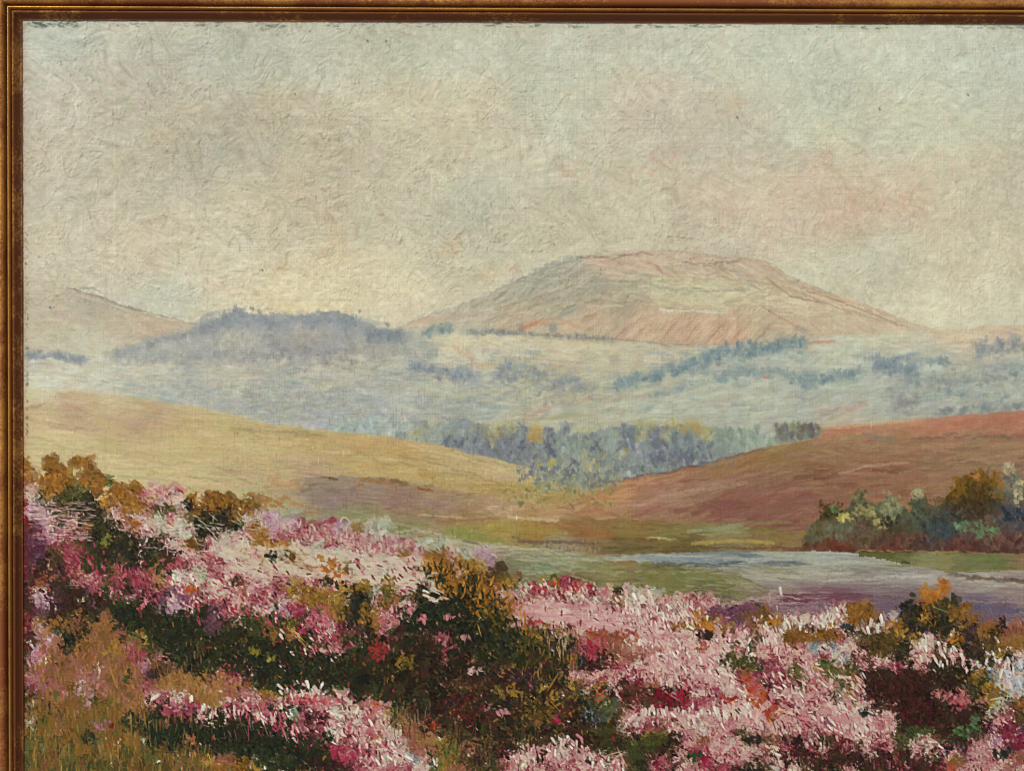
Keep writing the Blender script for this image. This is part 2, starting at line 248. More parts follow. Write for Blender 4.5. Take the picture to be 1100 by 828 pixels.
wood([(860, 408), (900, 404), (925, 400)], 4, 60, b2, FARWOOD, al=.6); wood([(940, 392), (960, 392), (985, 396)], 7, 90, [(118, 136, 156), (130, 146, 158)], FARWOOD, al=.65)
wood([(925, 382), (1000, 388), (1020, 388)], 2, 40, b2, FARWOOD, al=.5, L=(6, 12), W=(2, 4)); wood([(1050, 372), (1100, 370), (1180, 370), (1330, 366)], 8, 220, [(128, 142, 158), (140, 150, 160), (120, 136, 150)], FARWOOD, al=.6)
wood([(970, 405), (1030, 410), (1100, 398), (1200, 400)], 7, 200, b2+b3, FARWOOD, al=.5); wood([(1000, 420), (1060, 424), (1330, 420)], 4, 60, b2, FARWOOD, al=.4)
wood([(960, 432), (985, 432)], 7, 40, [(136, 134, 146), (150, 144, 148)], FARWOOD, al=.5); wood([(1010, 442), (1100, 436)], 4, 60, [(110, 122, 130), (128, 134, 144)], FARWOOD, al=.55)
wood([(250, 425), (330, 430), (400, 430)], 14, 150, [(148, 146, 140), (140, 148, 150), (160, 140, 128)], FARWOOD, al=.35, L=(6, 14), W=(1.5, 3)); wood([(150, 410), (200, 425), (260, 440)], 8, 90, [(150, 160, 160), (160, 166, 160)], FARWOOD, al=.35)
# ------------------------------------------------------------------ 7 valley wood
vt = [(0, 700), (345, 700), (350, 468), (372, 448), (400, 446), (440, 450), (470, 452), (500, 449), (530, 462), (545, 455), (566, 459), (580, 468), (592, 460), (620, 466), (640, 462), (660, 456), (680, 458), (700, 454), (720, 456), (745, 452), (760, 460), (780, 457), (806, 462), (832, 468), (846, 462), (862, 456), (880, 462), (890, 700), (1330, 700)]
m = below(vt, 2, 5)*(YY < 530)
F = field([(360, 455, (150, 160, 164)), (400, 458, (142, 154, 164)), (430, 458, (150, 156, 158)), (460, 460, (136, 140, 146)), (500, 465, (118, 124, 140)), (540, 480, (104, 108, 130)), (560, 495, (110, 112, 126)), (600, 480, (124, 132, 140)), (620, 500, (128, 136, 136)), (650, 490, (122, 128, 138)), (700, 480, (112, 118, 136)), (740, 480, (108, 114, 132)), (780, 470, (124, 134, 136)), (820, 470, (140, 152, 146)), (640, 515, (134, 134, 132)), (600, 515, (136, 136, 126)), (870, 460, (110, 108, 108))])
F = F+np.array([8, 9, 6]); passage(m, F, 1700, (6, 15), (2.5, 5), 1.45, VALLEY, jit=18, aj=.35, h=.7, bend=.2, dry=.1, var=12)
vc = [(98, 100, 130), (84, 88, 118), (112, 118, 136), (128, 140, 146)]; vy = [(172, 158, 96), (164, 146, 84), (184, 172, 116), (160, 150, 100)]
for x, y, w, h_, n, cl in [(485, 462, 40, 6, 30, [(150, 146, 104), (130, 140, 140)]), (445, 466, 8, 3, 8, vy), (505, 478, 30, 10, 40, vc), (558, 468, 8, 14, 24, vc), (590, 475, 6, 16, 24, [(84, 84, 120)]), (575, 466, 8, 9, 30, [(176, 142, 72), (168, 128, 64)]), (545, 460, 10, 6, 16, vy), (530, 466, 6, 12, 14, vy), (605, 460, 10, 8, 10, vc),
     (628, 480, 6, 22, 18, [(168, 160, 118), (150, 150, 116)]), (615, 502, 8, 10, 16, [(88, 88, 118)]), (586, 497, 10, 6, 16, vy), (640, 475, 14, 14, 20, vc), (655, 472, 8, 12, 18, [(140, 152, 152)]), (675, 468, 9, 12, 26, [(88, 98, 124), (104, 112, 132)]), (688, 462, 6, 12, 14, vy), (705, 478, 8, 18, 30, [(96, 100, 128)]), (700, 456, 8, 5, 10, vy), (716, 462, 5, 10, 10, vy), (746, 458, 12, 7, 34, [(178, 144, 72), (168, 138, 84)]), (728, 456, 8, 5, 12, vy), (738, 476, 14, 8, 24, [(104, 116, 134), (140, 152, 150)]), (758, 480, 6, 14, 18, vc), (725, 490, 20, 6, 30, [(98, 100, 122)]), (660, 500, 26, 8, 40, [(124, 128, 134), (110, 116, 132)]), (560, 490, 30, 6, 30, [(110, 112, 132)]), (600, 520, 22, 6, 34, [(120, 132, 128), (150, 146, 110)]), (640, 520, 16, 7, 30, [(134, 130, 116), (152, 146, 118)]), (790, 465, 26, 8, 50, [(122, 138, 134), (140, 154, 144), (106, 122, 126)]), (775, 484, 18, 6, 20, [(128, 136, 140)]),
     (400, 462, 36, 10, 50, [(140, 150, 164), (128, 138, 154), (160, 166, 164)]), (435, 468, 12, 3, 12, [(110, 126, 146)]), (640, 495, 14, 10, 12, vy), (668, 478, 6, 14, 8, vy), (760, 465, 8, 6, 10, vy)]:
    tufts((x-w, y-h_, x+w, y+h_), int(n*1.3), (4, 11), (2, 4.5), 85, cl, VALLEY, aj=40)
for i in range(46):
    x = random.uniform(445, 800); S(x, random.uniform(455, 470), random.uniform(8, 20), 1.6, 88+random.gauss(0, 6), random.choice([(150, 150, 140), (90, 92, 116), (168, 158, 110)]), VALLEY, al=.5, h=.7)
# bluish scumble and mist drawn over the valley
for i in range(900):
    x = random.uniform(440, 1320) if i % 3 else random.uniform(120, 560); y = random.uniform(372, 446) if i % 3 else random.uniform(395, 450)
    if ID[int(y), int(x)] in (FAR, FARWOOD): S(x, y, random.uniform(8, 26), random.uniform(2, 5), random.gauss(-5, 14), random.choice([(146, 160, 166), (128, 146, 160), (166, 174, 168), (184, 186, 170), (150, 158, 156), (112, 132, 150)]), FAR, al=.32, dry=.3, h=.5)
# bushes at the crest of the russet hill
tufts((832, 456, 884, 470), 60, (5, 10), (3, 6), 80, [(104, 106, 108), (92, 86, 96), (130, 128, 100), (88, 74, 84)], VALLEY)
# ------------------------------------------------------------------ 10 golden field
gt = [(0, 412), (28, 414), (60, 418), (100, 422), (150, 427), (200, 435), (250, 446), (290, 455), (350, 462), (430, 470), (480, 480), (520, 490), (548, 498), (580, 507), (600, 520), (640, 528), (1330, 560)]
m = below(gt, .8, 9, 3.5)
F = field([(40, 422, (204, 196, 160)), (40, 450, (198, 176, 128)), (120, 432, (198, 184, 136)), (80, 440, (186, 158, 122)), (60, 480, (200, 182, 128)), (130, 470, (192, 170, 118)), (150, 455, (186, 156, 122)), (200, 480, (194, 172, 116)), (250, 470, (196, 174, 118)), (330, 475, (190, 164, 104)), (300, 500, (194, 170, 114)), (400, 480, (190, 160, 98)), (450, 490, (192, 162, 100)), (400, 500, (190, 162, 100)), (500, 500, (188, 166, 112)), (540, 508, (196, 172, 122)), (540, 530, (178, 148, 84)), (480, 520, (180, 152, 90)), (200, 510, (196, 176, 124)), (120, 500, (200, 182, 130)), (260, 525, (186, 164, 120)), (330, 510, (180, 154, 118)), (580, 520, (186, 170, 116)), (600, 540, (176, 142, 84))])
passage(m, F, 4200, (16, 50), (2, 5), lambda x, y: .12 if y < 470 or x > 400 else .02, FIELD, jit=6, aj=.07, h=.6, bend=.03, dry=.2, var=14, box=(0, 405, 660, 570))
for a in [([(30, 440), (70, 432), (120, 448), (160, 460)], (178, 146, 124)), ([(28, 450), (90, 462), (140, 470)], (176, 146, 122)), ([(60, 448), (100, 452)], (186, 150, 134)), ([(120, 462), (150, 468)], (196, 156, 142)), ([(250, 461), (300, 463), (350, 468)], (134, 116, 90)), ([(28, 438), (50, 434)], (140, 110, 90)), ([(200, 452), (260, 462)], (176, 150, 96)), ([(440, 478), (500, 492), (560, 508)], (206, 184, 140)), ([(350, 470), (440, 476)], (196, 158, 100)), ([(230, 500), (270, 518)], (160, 134, 90)), ([(430, 490), (480, 500), (540, 520)], (158, 130, 90)), ([(500, 520), (590, 522)], (166, 140, 50)), ([(540, 525), (600, 528)], (150, 138, 60)), ([(545, 518), (590, 516)], (180, 158, 70))]:
    pl(a[0], 3, a[1], FIELD, al=.5, jag=1.2)
for i in range(520):
    x = random.uniform(28, 600); y = random.uniform(418, 540)
    if m[int(y), int(x)] > .6 and y > 412+(x-28)*.16: stroke(x, y, rng.uniform(8, 34), rng.uniform(1.2, 3), .1+rng.normal(0, .08), F[int(y), int(x)]+np.array([(14, 12, 8), (10, 12, 2), (-22, -24, -20), (-8, -22, -8), (-16, -10, -22)][rng.integers(5)]), .6, 0, FIELD, .8, .28, 10, 0.)
# ------------------------------------------------------------------ 8 russet hill
rt = [(0, 700), (545, 700), (560, 556), (610, 542), (630, 528), (650, 520), (680, 513), (720, 506), (760, 497), (790, 489), (822, 480), (850, 475), (880, 470), (886, 459), (900, 457), (980, 450), (1040, 445), (1100, 440), (1330, 430)]
m = below(rt, .5, 8)*(YY < 615)
F = field([(640, 530, (190, 136, 72)), (660, 525, (188, 128, 74)), (620, 548, (180, 128, 76)), (700, 518, (172, 110, 76)), (740, 512, (162, 104, 70)), (720, 535, (166, 118, 92)), (700, 550, (164, 104, 80)), (760, 525, (158, 112, 82)), (780, 505, (156, 108, 60)), (820, 492, (156, 106, 58)), (800, 520, (150, 98, 72)), (780, 545, (140, 78, 62)), (840, 540, (146, 86, 68)), (820, 560, (142, 84, 66)), (860, 510, (148, 100, 68)), (900, 485, (152, 108, 66)), (960, 480, (156, 114, 74)), (900, 520, (146, 92, 64)), (950, 510, (152, 96, 64)), (1000, 500, (152, 106, 70)), (1060, 485, (158, 118, 78)), (1080, 520, (150, 110, 80)), (900, 465, (190, 120, 84)), (960, 458, (194, 128, 86)), (1020, 453, (194, 120, 84)), (1080, 449, (186, 108, 78)), (870, 478, (158, 116, 72)), (680, 570, (150, 120, 60)), (830, 485, (146, 120, 60)), (1200, 450, (186, 112, 80)), (1200, 510, (152, 106, 70)), (740, 565, (150, 112, 70))], 1.2)
passage(m, F, 3600, (16, 44), (2.5, 6), lambda x, y: -.25 if x < 860 else -.05, RUSSET, jit=6, aj=.1, h=.6, bend=.05, dry=.15, var=14, box=(545, 435, 1330, 600))
pl([(640, 520), (680, 512), (720, 506), (760, 497), (790, 489), (830, 479)], 2.6, (106, 74, 72), RUSSET, al=.6, jag=.8, step=5)
pl([(820, 480), (850, 474), (880, 470)], 1.8, (200, 176, 140), RUSSET, al=.5)
for i in range(420):
    x = random.uniform(600, 1320); y = random.uniform(450, 575)
    if m[int(y), int(x)] > .5: stroke(x, y, rng.uniform(8, 30), rng.uniform(1.4, 3.6), (-.25 if x < 860 else -.05)+rng.normal(0, .12), F[int(y), int(x)]+np.array([(26, 26, 18), (20, 14, 6), (-22, -20, -14), (-14, -4, -10), (16, 22, 6)][rng.integers(5)]), .6, 0, RUSSET, .8, .25, 12, 0., m)
pl([(640, 524), (690, 515), (740, 506)], 3, (188, 140, 76), RUSSET, al=.5)
pl([(884, 460), (925, 456), (980, 451)], 4, (202, 162, 110), RUSSET, al=.7); pl([(886, 462), (924, 462)], 4, (190, 100, 72), RUSSET, al=.7)
pl([(980, 460), (1040, 455), (1100, 450), (1330, 442)], 6, (190, 112, 78), RUSSET, al=.6, jag=2); pl([(900, 470), (925, 468)], 5, (160, 136, 74), RUSSET, al=.8); pl([(930, 468), (960, 470)], 5, (134, 116, 96), RUSSET, al=.7, jag=1)
pl([(980, 470), (1010, 468), (1080, 469), (1330, 468)], 3.2, (106, 80, 70), RUSSET, al=.55, jag=1.3, step=4); pl([(940, 464), (975, 463)], 4, (164, 112, 70), RUSSET, al=.7)
pl([(903, 508), (930, 500), (975, 496)], 3.5, (182, 140, 106), RUSSET, al=.75); pl([(960, 503), (1000, 505)], 2, (130, 80, 60), RUSSET, al=.5)
pl([(700, 535), (750, 524), (800, 520)], 5, (180, 136, 108), RUSSET, al=.45, jag=1.5); pl([(650, 545), (700, 540)], 4, (190, 140, 108), RUSSET, al=.5)
pl([(600, 549), (640, 548), (700, 560), (760, 556)], 5, (160, 92, 72), RUSSET, al=.4, jag=2); pl([(900, 477), (1000, 480), (1090, 476)], 3, (172, 132, 88), RUSSET, al=.5)
pl([(760, 520), (830, 505)], 4, (176, 124, 100), RUSSET, al=.35); pl([(850, 525), (900, 522)], 3, (176, 122, 90), RUSSET, al=.35); pl([(720, 550), (800, 540)], 8, (136, 72, 62), RUSSET, al=.4, jag=3)
# ------------------------------------------------------------------ 11 moor slope and 12 marsh
msl = [(0, 560), (250, 560), (258, 524), (300, 524), (340, 512), (420, 513), (460, 524), (540, 535), (600, 545), (640, 556), (720, 560), (800, 565), (860, 568), (1330, 590)]
m = below(msl, 1.5, 8)*(YY < 700)
F = field([(270, 540, (180, 168, 124)), (300, 520, (180, 150, 112)), (350, 520, (150, 130, 110)), (400, 530, (152, 128, 108)), (360, 540, (142, 120, 110)), (430, 545, (150, 116, 100)), (480, 545, (160, 132, 106)), (500, 560, (160, 122, 84)), (450, 558, (150, 126, 92)), (420, 565, (140, 134, 78)), (540, 550, (182, 150, 116)), (600, 552, (184, 146, 104)), (540, 570, (158, 138, 66)), (500, 575, (142, 140, 68)), (580, 572, (150, 116, 46)), (620, 568, (148, 104, 56)), (680, 575, (142, 112, 54)), (730, 575, (138, 118, 60)), (780, 570, (140, 136, 86)), (820, 575, (130, 108, 58)), (740, 588, (104, 84, 40)), (840, 585, (140, 110, 60)), (680, 590, (110, 92, 48)), (600, 590, (150, 140, 110)), (300, 560, (166, 168, 130)), (380, 560, (140, 140, 90))])
passage(m, F, 2600, (12, 34), (2, 5), .02, MARSH, jit=7, aj=.07, h=.6, bend=.04, dry=.15, var=14, box=(250, 505, 880, 600))
for i in range(1500):  # the moor slope at the left of the marsh is its own passage
    x = random.uniform(255, 600); yt = np.interp(x, [255, 340, 420, 600], [528, 512, 514, 546]); y = random.uniform(yt, yt+26+max(0, (x-300))*.06)
    xi, yi = int(x), int(y); stroke(x, y, rng.uniform(8, 26), rng.uniform(1.5, 4), rng.normal(.03, .08), F[yi, xi]+rng.normal(0, 8)+rng.normal(0, 4, 3), .7, 0, MOOR, .6, .25, 14, .1)
dk = (112, 92, 84)
pl([(320, 528), (345, 521), (370, 530)], 4, dk, MOOR, al=.3, jag=1.5); pl([(348, 512), (362, 514)], 3, (104, 84, 62), MOOR); pl([(330, 535), (420, 535), (480, 545)], 6, (146, 118, 116), MOOR, al=.35, jag=5)
pl([(385, 518), (405, 516), (425, 521)], 4, (156, 104, 44), MOOR, al=.7, jag=1.6, step=4); pl([(420, 512), (436, 520)], 6, (110, 82, 44), MOOR, al=.5, jag=4, step=3); pl([(450, 512), (470, 512)], 8, (176, 134, 66), MOOR, al=.4, jag=3, step=4); pl([(452, 524), (462, 526)], 4, (140, 84, 30), MOOR)
pl([(278, 536), (300, 541), (306, 546)], 5, (164, 106, 42), MOOR, al=.75, jag=2, step=4); pl([(300, 534), (320, 541), (345, 552)], 4.5, (172, 118, 54), MOOR, al=.6, jag=2.2, step=4); pl([(258, 536), (236, 542)], 3, (150, 98, 44), MOOR)
pl([(290, 515), (320, 524)], 7, (180, 140, 90), MOOR, al=.5, jag=2); pl([(330, 560), (350, 566)], 5, (120, 132, 76), MOOR, al=.7); pl([(325, 552), (300, 556)], 5, (126, 128, 106), MOOR, al=.5)
pl([(370, 562), (420, 567), (460, 562)], 5, (128, 130, 60), MARSH, al=.6, jag=2); pl([(450, 552), (500, 556)], 2.5, (200, 178, 130), MARSH, al=.6); pl([(470, 560), (540, 556)], 4, (150, 100, 56), MARSH, al=.5); pl([(480, 572), (540, 580)], 9, (130, 134, 50), MARSH, al=.5, jag=3); pl([(540, 566), (600, 570)], 8, (168, 138, 50), MARSH, al=.5, jag=3)
pl([(600, 568), (660, 572)], 8, (158, 98, 44), MARSH, al=.5, jag=3); pl([(548, 555), (600, 558)], 4, (204, 176, 140), MARSH, al=.6); pl([(700, 575), (790, 562), (850, 560)], 4, (128, 128, 66), MARSH, al=.6, jag=1); pl([(740, 570), (770, 568), (800, 562)], 5, (150, 154, 112), MARSH, al=.6)
pl([(695, 576), (725, 578)], 2, (206, 184, 120), MARSH, al=.8); pl([(745, 583), (790, 580), (830, 582)], 4.5, (178, 146, 66), MARSH, al=.85); pl([(756, 588), (830, 588)], 2, (90, 62, 40), MARSH, al=.8); pl([(552, 579), (570, 581), (640, 582)], 4, (112, 84, 70), MARSH, al=.7, jag=1)
tufts((560, 580, 650, 596), 90, (4, 9), (1.5, 2.5), 92, [(110, 92, 82), (170, 150, 120), (96, 84, 70)], MARSH, aj=10, al=.7)
pl([(650, 588), (700, 590), (760, 592)], 3, (86, 76, 40), MARSH, al=.6, jag=1.5); pl([(830, 588), (880, 590), (960, 591), (1060, 594), (1330, 596)], 5, (112, 62, 50), MARSH, al=.6, jag=1)
# trees spilling into the valley bottom, in front of both slopes
for a_ in [((556, 500, 600, 516), 60, vc), ((575, 508, 655, 528), 130, [(126, 138, 132), (112, 124, 124), (148, 146, 108), (100, 104, 112), (164, 156, 110)]), ((628, 508, 668, 522), 50, [(124, 122, 122), (104, 102, 116), (150, 142, 112)]), ((540, 520, 660, 545), 90, [(150, 138, 62), (128, 126, 64), (172, 140, 70), (112, 116, 70)]), ((700, 496, 790, 500), 26, [(100, 92, 112), (120, 116, 122)])]:
    tufts(a_[0], a_[1], (4, 10), (2, 4.4), 80, a_[2], VALLEY if a_[0][1] < 515 else MARSH, aj=45, al=.75)
# ------------------------------------------------------------------ 9 tree clump
m = below([(0, 700), (858, 700), (862, 579), (870, 568), (878, 556), (890, 546), (902, 548), (912, 545), (918, 532), (926, 528), (934, 540), (942, 542), (950, 535), (960, 532), (968, 542), (976, 548), (984, 536), (992, 536), (1000, 545), (1012, 540), (1024, 522), (1034, 512), (1046, 507), (1060, 510), (1072, 524), (1078, 520), (1084, 504), (1092, 506), (1100, 515), (1140, 520), (1330, 540)], 2.2, 4)*(YY < 594)
F = field([(870, 570, (104, 92, 70)), (890, 550, (78, 66, 42)), (905, 570, (96, 100, 86)), (920, 545, (96, 92, 74)), (935, 570, (92, 80, 66)), (960, 550, (108, 112, 92)), (960, 570, (84, 78, 64)), (990, 550, (86, 92, 80)), (1010, 560, (70, 78, 82)), (1030, 530, (96, 74, 34)), (1050, 520, (104, 78, 34)), (1045, 545, (74, 64, 46)), (1020, 575, (74, 78, 84)), (1060, 570, (96, 78, 70)), (1085, 515, (126, 122, 112)), (1090, 560, (84, 82, 92)), (900, 588, (110, 64, 54)), (960, 588, (100, 66, 56)), (1030, 588, (98, 62, 58)), (1090, 588, (94, 66, 66)), (1200, 560, (80, 80, 70)), (1200, 590, (96, 64, 60))], 1.2)
passage(m, F, 1700, (5, 13), (3, 6), 1.4, CLUMP, jit=8, aj=.5, h=.7, bend=.3, dry=.1, var=12)
for x, y, w, h_, n, cl in [(893, 548, 12, 9, 24, [(56, 56, 38), (66, 60, 36)]), (896, 546, 4, 4, 6, [(96, 132, 90)]), (908, 555, 8, 5, 14, [(186, 178, 108), (168, 160, 90)]), (885, 572, 20, 8, 40, [(104, 108, 90), (88, 96, 82)]), (924, 540, 8, 16, 24, [(84, 80, 66), (130, 124, 92)]), (928, 548, 12, 5, 18, [(146, 140, 98)]), (946, 563, 6, 5, 10, [(170, 160, 104)]), (957, 544, 10, 16, 34, [(126, 130, 108), (110, 116, 100), (142, 142, 116)]), (956, 560, 10, 6, 14, [(60, 58, 44)]), (988, 548, 11, 16, 40, [(84, 92, 76), (66, 72, 62)]), (985, 530, 6, 5, 14, [(140, 156, 126)]), (1004, 545, 10, 12, 24, [(104, 88, 66)]),
     (1048, 528, 18, 14, 50, [(74, 62, 40), (88, 68, 38)]), (1030, 522, 9, 10, 26, [(120, 90, 34)]), (1060, 512, 12, 9, 34, [(124, 94, 34), (110, 80, 30)]), (1048, 512, 4, 3, 6, [(170, 120, 70)]), (1072, 525, 6, 12, 16, [(130, 98, 44)]), (1085, 520, 6, 20, 30, [(104, 106, 104), (92, 94, 96)]), (1083, 503, 6, 5, 12, [(160, 152, 130)]), (1094, 530, 4, 14, 14, [(170, 164, 140)]), (1012, 570, 14, 8, 30, [(66, 80, 92)]), (1090, 552, 12, 6, 26, [(60, 70, 90), (50, 58, 76)]), (1045, 565, 22, 6, 26, [(104, 140, 104), (90, 128, 96)]), (1060, 572, 14, 5, 16, [(96, 130, 100)]), (965, 578, 26, 6, 30, [(96, 72, 62), (80, 64, 58)]), (1080, 580, 24, 8, 30, [(120, 90, 84)]), (930, 572, 16, 6, 20, [(100, 88, 74)]), (1040, 548, 20, 10, 24, [(70, 56, 46)]), (986, 575, 10, 4, 10, [(110, 80, 70)])]:
    tufts((x-w, y-h_, x+w, y+h_), int(n*1.4), (4, 9), (2, 4.4), 80, cl, CLUMP, aj=50)
pl([(920, 590), (960, 591), (1010, 592), (1100, 595)], 1.6, (196, 160, 120), CLUMP, al=.6, jag=.6)
# ------------------------------------------------------------------ 13 lake
lk = [(0, 700), (625, 700), (640, 599), (700, 594), (800, 591), (900, 592), (1000, 596), (1330, 600)]
m = below(lk, .4, 9)*(YY < 760)
F = field([(650, 600, (160, 158, 130)), (700, 598, (140, 154, 150)), (760, 601, (124, 140, 146)), (800, 605, (110, 124, 132)), (850, 604, (138, 146, 138)), (850, 596, (178, 182, 150)), (900, 600, (166, 178, 156)), (960, 610, (168, 172, 156)), (900, 615, (176, 174, 150)), (820, 613, (166, 162, 136)), (1000, 625, (170, 162, 146)), (1060, 628, (176, 164, 142)), (860, 622, (172, 168, 146)), (940, 630, (146, 128, 120)), (900, 632, (140, 116, 114)), (860, 645, (120, 68, 82)), (900, 640, (124, 62, 80)), (840, 640, (140, 104, 110)), (840, 650, (160, 130, 128)), (780, 650, (170, 136, 130)), (760, 658, (120, 76, 96)), (820, 658, (126, 86, 104)), (880, 652, (150, 114, 122)), (940, 645, (122, 88, 100)), (960, 655, (112, 88, 108)), (990, 640, (130, 100, 110)), (1030, 640, (150, 122, 118)), (1060, 650, (112, 98, 118)), (1080, 660, (100, 84, 110)), (1050, 655, (92, 92, 122)), (1090, 640, (158, 134, 124)), (1090, 675, (168, 122, 104)), (1060, 668, (110, 78, 96)), (1200, 650, (110, 96, 116)), (1200, 625, (174, 162, 142)), (1200, 680, (150, 116, 104)), (720, 640, (160, 150, 120))], 1.4)
passage(m, F, 3400, (18, 52), (2, 4.5), .015, LAKE, jit=5, aj=.04, h=.65, dry=.18, var=14, bend=.02, box=(620, 588, 1330, 690))
for p, c, w in [([(650, 597), (700, 595), (760, 597), (820, 601)], (172, 184, 176), 2), ([(700, 603), (800, 606), (860, 602)], (92, 106, 112), 2.5), ([(640, 603), (700, 605), (760, 606)], (112, 108, 86), 2), ([(800, 604), (860, 605)], (204, 210, 196), 1.6), ([(690, 598), (760, 601)], (120, 144, 156), 3), ([(870, 608), (960, 610)], (124, 128, 116), 2), ([(910, 609), (945, 610)], (138, 100, 90), 2), ([(1000, 630), (1100, 628), (1300, 630)], (206, 194, 160), 1.8), ([(1010, 622), (1100, 626), (1300, 628)], (196, 184, 150), 2), ([(920, 628), (1000, 630)], (112, 94, 84), 1.8), ([(880, 622), (1000, 618)], (188, 182, 160), 3), ([(900, 637), (1000, 645)], (104, 66, 78), 2), ([(1030, 650), (1100, 655), (1200, 655)], (84, 84, 118), 5), ([(1060, 672), (1100, 668)], (176, 130, 120), 4), ([(800, 632), (850, 634)], (190, 172, 130), 2.5), ([(740, 648), (830, 642)], (188, 156, 142), 4), ([(960, 613), (1010, 612)], (140, 130, 130), 3)]:
    pl(p, w, c, LAKE, al=.65, jag=.8)
for i in range(420):
    x = random.uniform(640, 1320); y = random.uniform(594, 668)
    if y < 596+(x-640)*.16+8 or random.random() < .5: cc_ = random.choice([(196, 196, 176), (206, 202, 180), (150, 158, 150), (120, 124, 118), (186, 176, 156)]) if y < 630 else random.choice([(150, 120, 126), (112, 84, 98), (176, 146, 142), (126, 70, 86)])
    else: continue
    S(x, y, random.uniform(18, 70), random.uniform(1.2, 2.4), random.gauss(1, 1.2), cc_, LAKE, al=.5, dry=.25, h=.8)
for x0_, x1_, y0_, y1_, n_, cs_, w_ in [(730, 900, 607, 617, 70, [(160, 150, 106), (134, 132, 84), (184, 172, 130), (120, 118, 84)], .9), (700, 860, 602, 607, 30, [(92, 104, 108), (80, 90, 92), (120, 130, 126)], 1), (800, 930, 616, 624, 50, [(186, 176, 140), (160, 152, 128), (150, 150, 138)], 1), (760, 900, 634, 644, 60, [(176, 150, 120), (190, 160, 140), (156, 130, 118)], 1), (745, 900, 648, 664, 90, [(104, 62, 84), (118, 76, 96), (92, 58, 78), (140, 104, 112)], 1), (840, 930, 637, 644, 50, [(124, 54, 78), (112, 50, 70)], 1), (925, 1040, 600, 613, 60, [(112, 116, 62), (140, 134, 84), (96, 96, 50), (166, 160, 120)], 1), (900, 1000, 608, 616, 30, [(130, 110, 106), (150, 146, 132)], 1)]:
    for i in range(n_): S(random.uniform(x0_, x1_), random.uniform(y0_, y1_), random.uniform(10, 34), random.uniform(1.3, 2.8), random.gauss(1, 2), random.choice(cs_), MEADOW if x0_ == 925 else LAKE, al=.65, dry=.25, h=.8)
tufts((1030, 640, 1100, 672), 90, (3, 7), (2, 3.5), 40, [(80, 84, 120), (98, 90, 116), (110, 92, 112), (124, 108, 118)], LAKE, aj=60, al=.5)
# ------------------------------------------------------------------ 14 meadow and green spit
m1 = below([(0, 700), (380, 700), (395, 574), (430, 574), (480, 578), (540, 584), (600, 590), (640, 599), (740, 607), (790, 613), (815, 626), (826, 632), (834, 700), (1330, 700)], 1, 8)*(YY < 655-np.clip(XX-745, 0, 200)*.24)
F = field([(420, 582, (150, 148, 112)), (480, 588, (176, 166, 128)), (540, 592, (176, 166, 128)), (580, 590, (184, 170, 130)), (600, 604, (150, 156, 108)), (450, 600, (160, 144, 118)), (520, 605, (156, 136, 110)), (500, 625, (126, 98, 80)), (550, 622, (122, 96, 66)), (560, 610, (130, 124, 86)), (580, 612, (124, 138, 98)), (620, 610, (140, 140, 84)), (620, 625, (116, 100, 56)), (660, 615, (136, 132, 66)), (700, 620, (130, 122, 60)), (680, 635, (114, 106, 52)), (720, 635, (120, 116, 54)), (760, 605, (100, 98, 64)), (740, 625, (124, 128, 58)), (770, 625, (114, 120, 44)), (800, 630, (124, 116, 66)), (760, 640, (100, 88, 62)), (680, 604, (138, 112, 58)), (640, 640, (120, 106, 66)), (780, 612, (140, 132, 96))], 1.3)
passage(m1, F, 2400, (10, 28), (2, 4.5), .08, MEADOW, jit=8, aj=.15, h=.6, bend=.1, dry=.15, var=14, box=(385, 570, 835, 655))
for p, c, w in [([(420, 572), (450, 568), (480, 576), (500, 582)], (176, 180, 140), 3), ([(500, 584), (560, 588)], (186, 178, 140), 3), ([(560, 608), (600, 604), (640, 612)], (152, 168, 132), 3), ([(580, 606), (610, 610)], (88, 112, 82), 3), ([(550, 608), (556, 612)], (90, 106, 76), 5), ([(560, 615), (600, 614)], (158, 164, 120), 4), ([(620, 620), (640, 628)], (160, 158, 120), 3), ([(700, 606), (760, 608), (800, 604)], (70, 72, 66), 2.5), ([(660, 604), (700, 606)], (150, 104, 46), 3), ([(540, 625), (565, 622), (580, 632)], (160, 156, 110), 2.5), ([(520, 596), (545, 594)], (150, 92, 84), 3), ([(730, 645), (790, 643)], (88, 76, 66), 3), ([(450, 580), (520, 590)], (134, 136, 100), 2.5), ([(780, 622), (810, 634)], (170, 156, 110), 2)]:
    pl(p, w, c, MEADOW, al=.65, jag=1)
for i in range(330):
    x = random.uniform(440, 815); y = random.uniform(580, 648)
    if m1[int(y), int(x)] > .5: S(x, y, random.uniform(10, 34), random.uniform(1.4, 3), random.gauss(5, 7), random.choice([(156, 158, 108), (96, 92, 48), (176, 168, 124), (128, 132, 62), (140, 112, 66), (84, 82, 48), (120, 104, 60)]), MEADOW, al=.55, dry=.25, h=.7, bend=random.gauss(0, .1))
tufts((750, 620, 800, 636), 50, (4, 9), (1.5, 3), 80, [(112, 124, 36), (96, 104, 36)], MEADOW, aj=20, al=.6)
for x0_, x1_, y0_, y1_, n_, cs_ in [(560, 800, 594, 603, 70, [(176, 180, 150), (150, 158, 142), (190, 184, 150), (112, 124, 118)]), (740, 850, 606, 634, 110, [(172, 162, 124), (150, 144, 100), (126, 124, 70), (184, 174, 146), (150, 150, 136)]), (770, 850, 630, 648, 60, [(150, 128, 112), (176, 148, 130), (120, 104, 74), (140, 106, 110)])]:
    for i in range(n_): S(random.uniform(x0_, x1_), random.uniform(y0_, y1_), random.uniform(10, 36), random.uniform(1.2, 2.6), random.gauss(3, 3), random.choice(cs_), None, al=.6, dry=.28, h=.8)
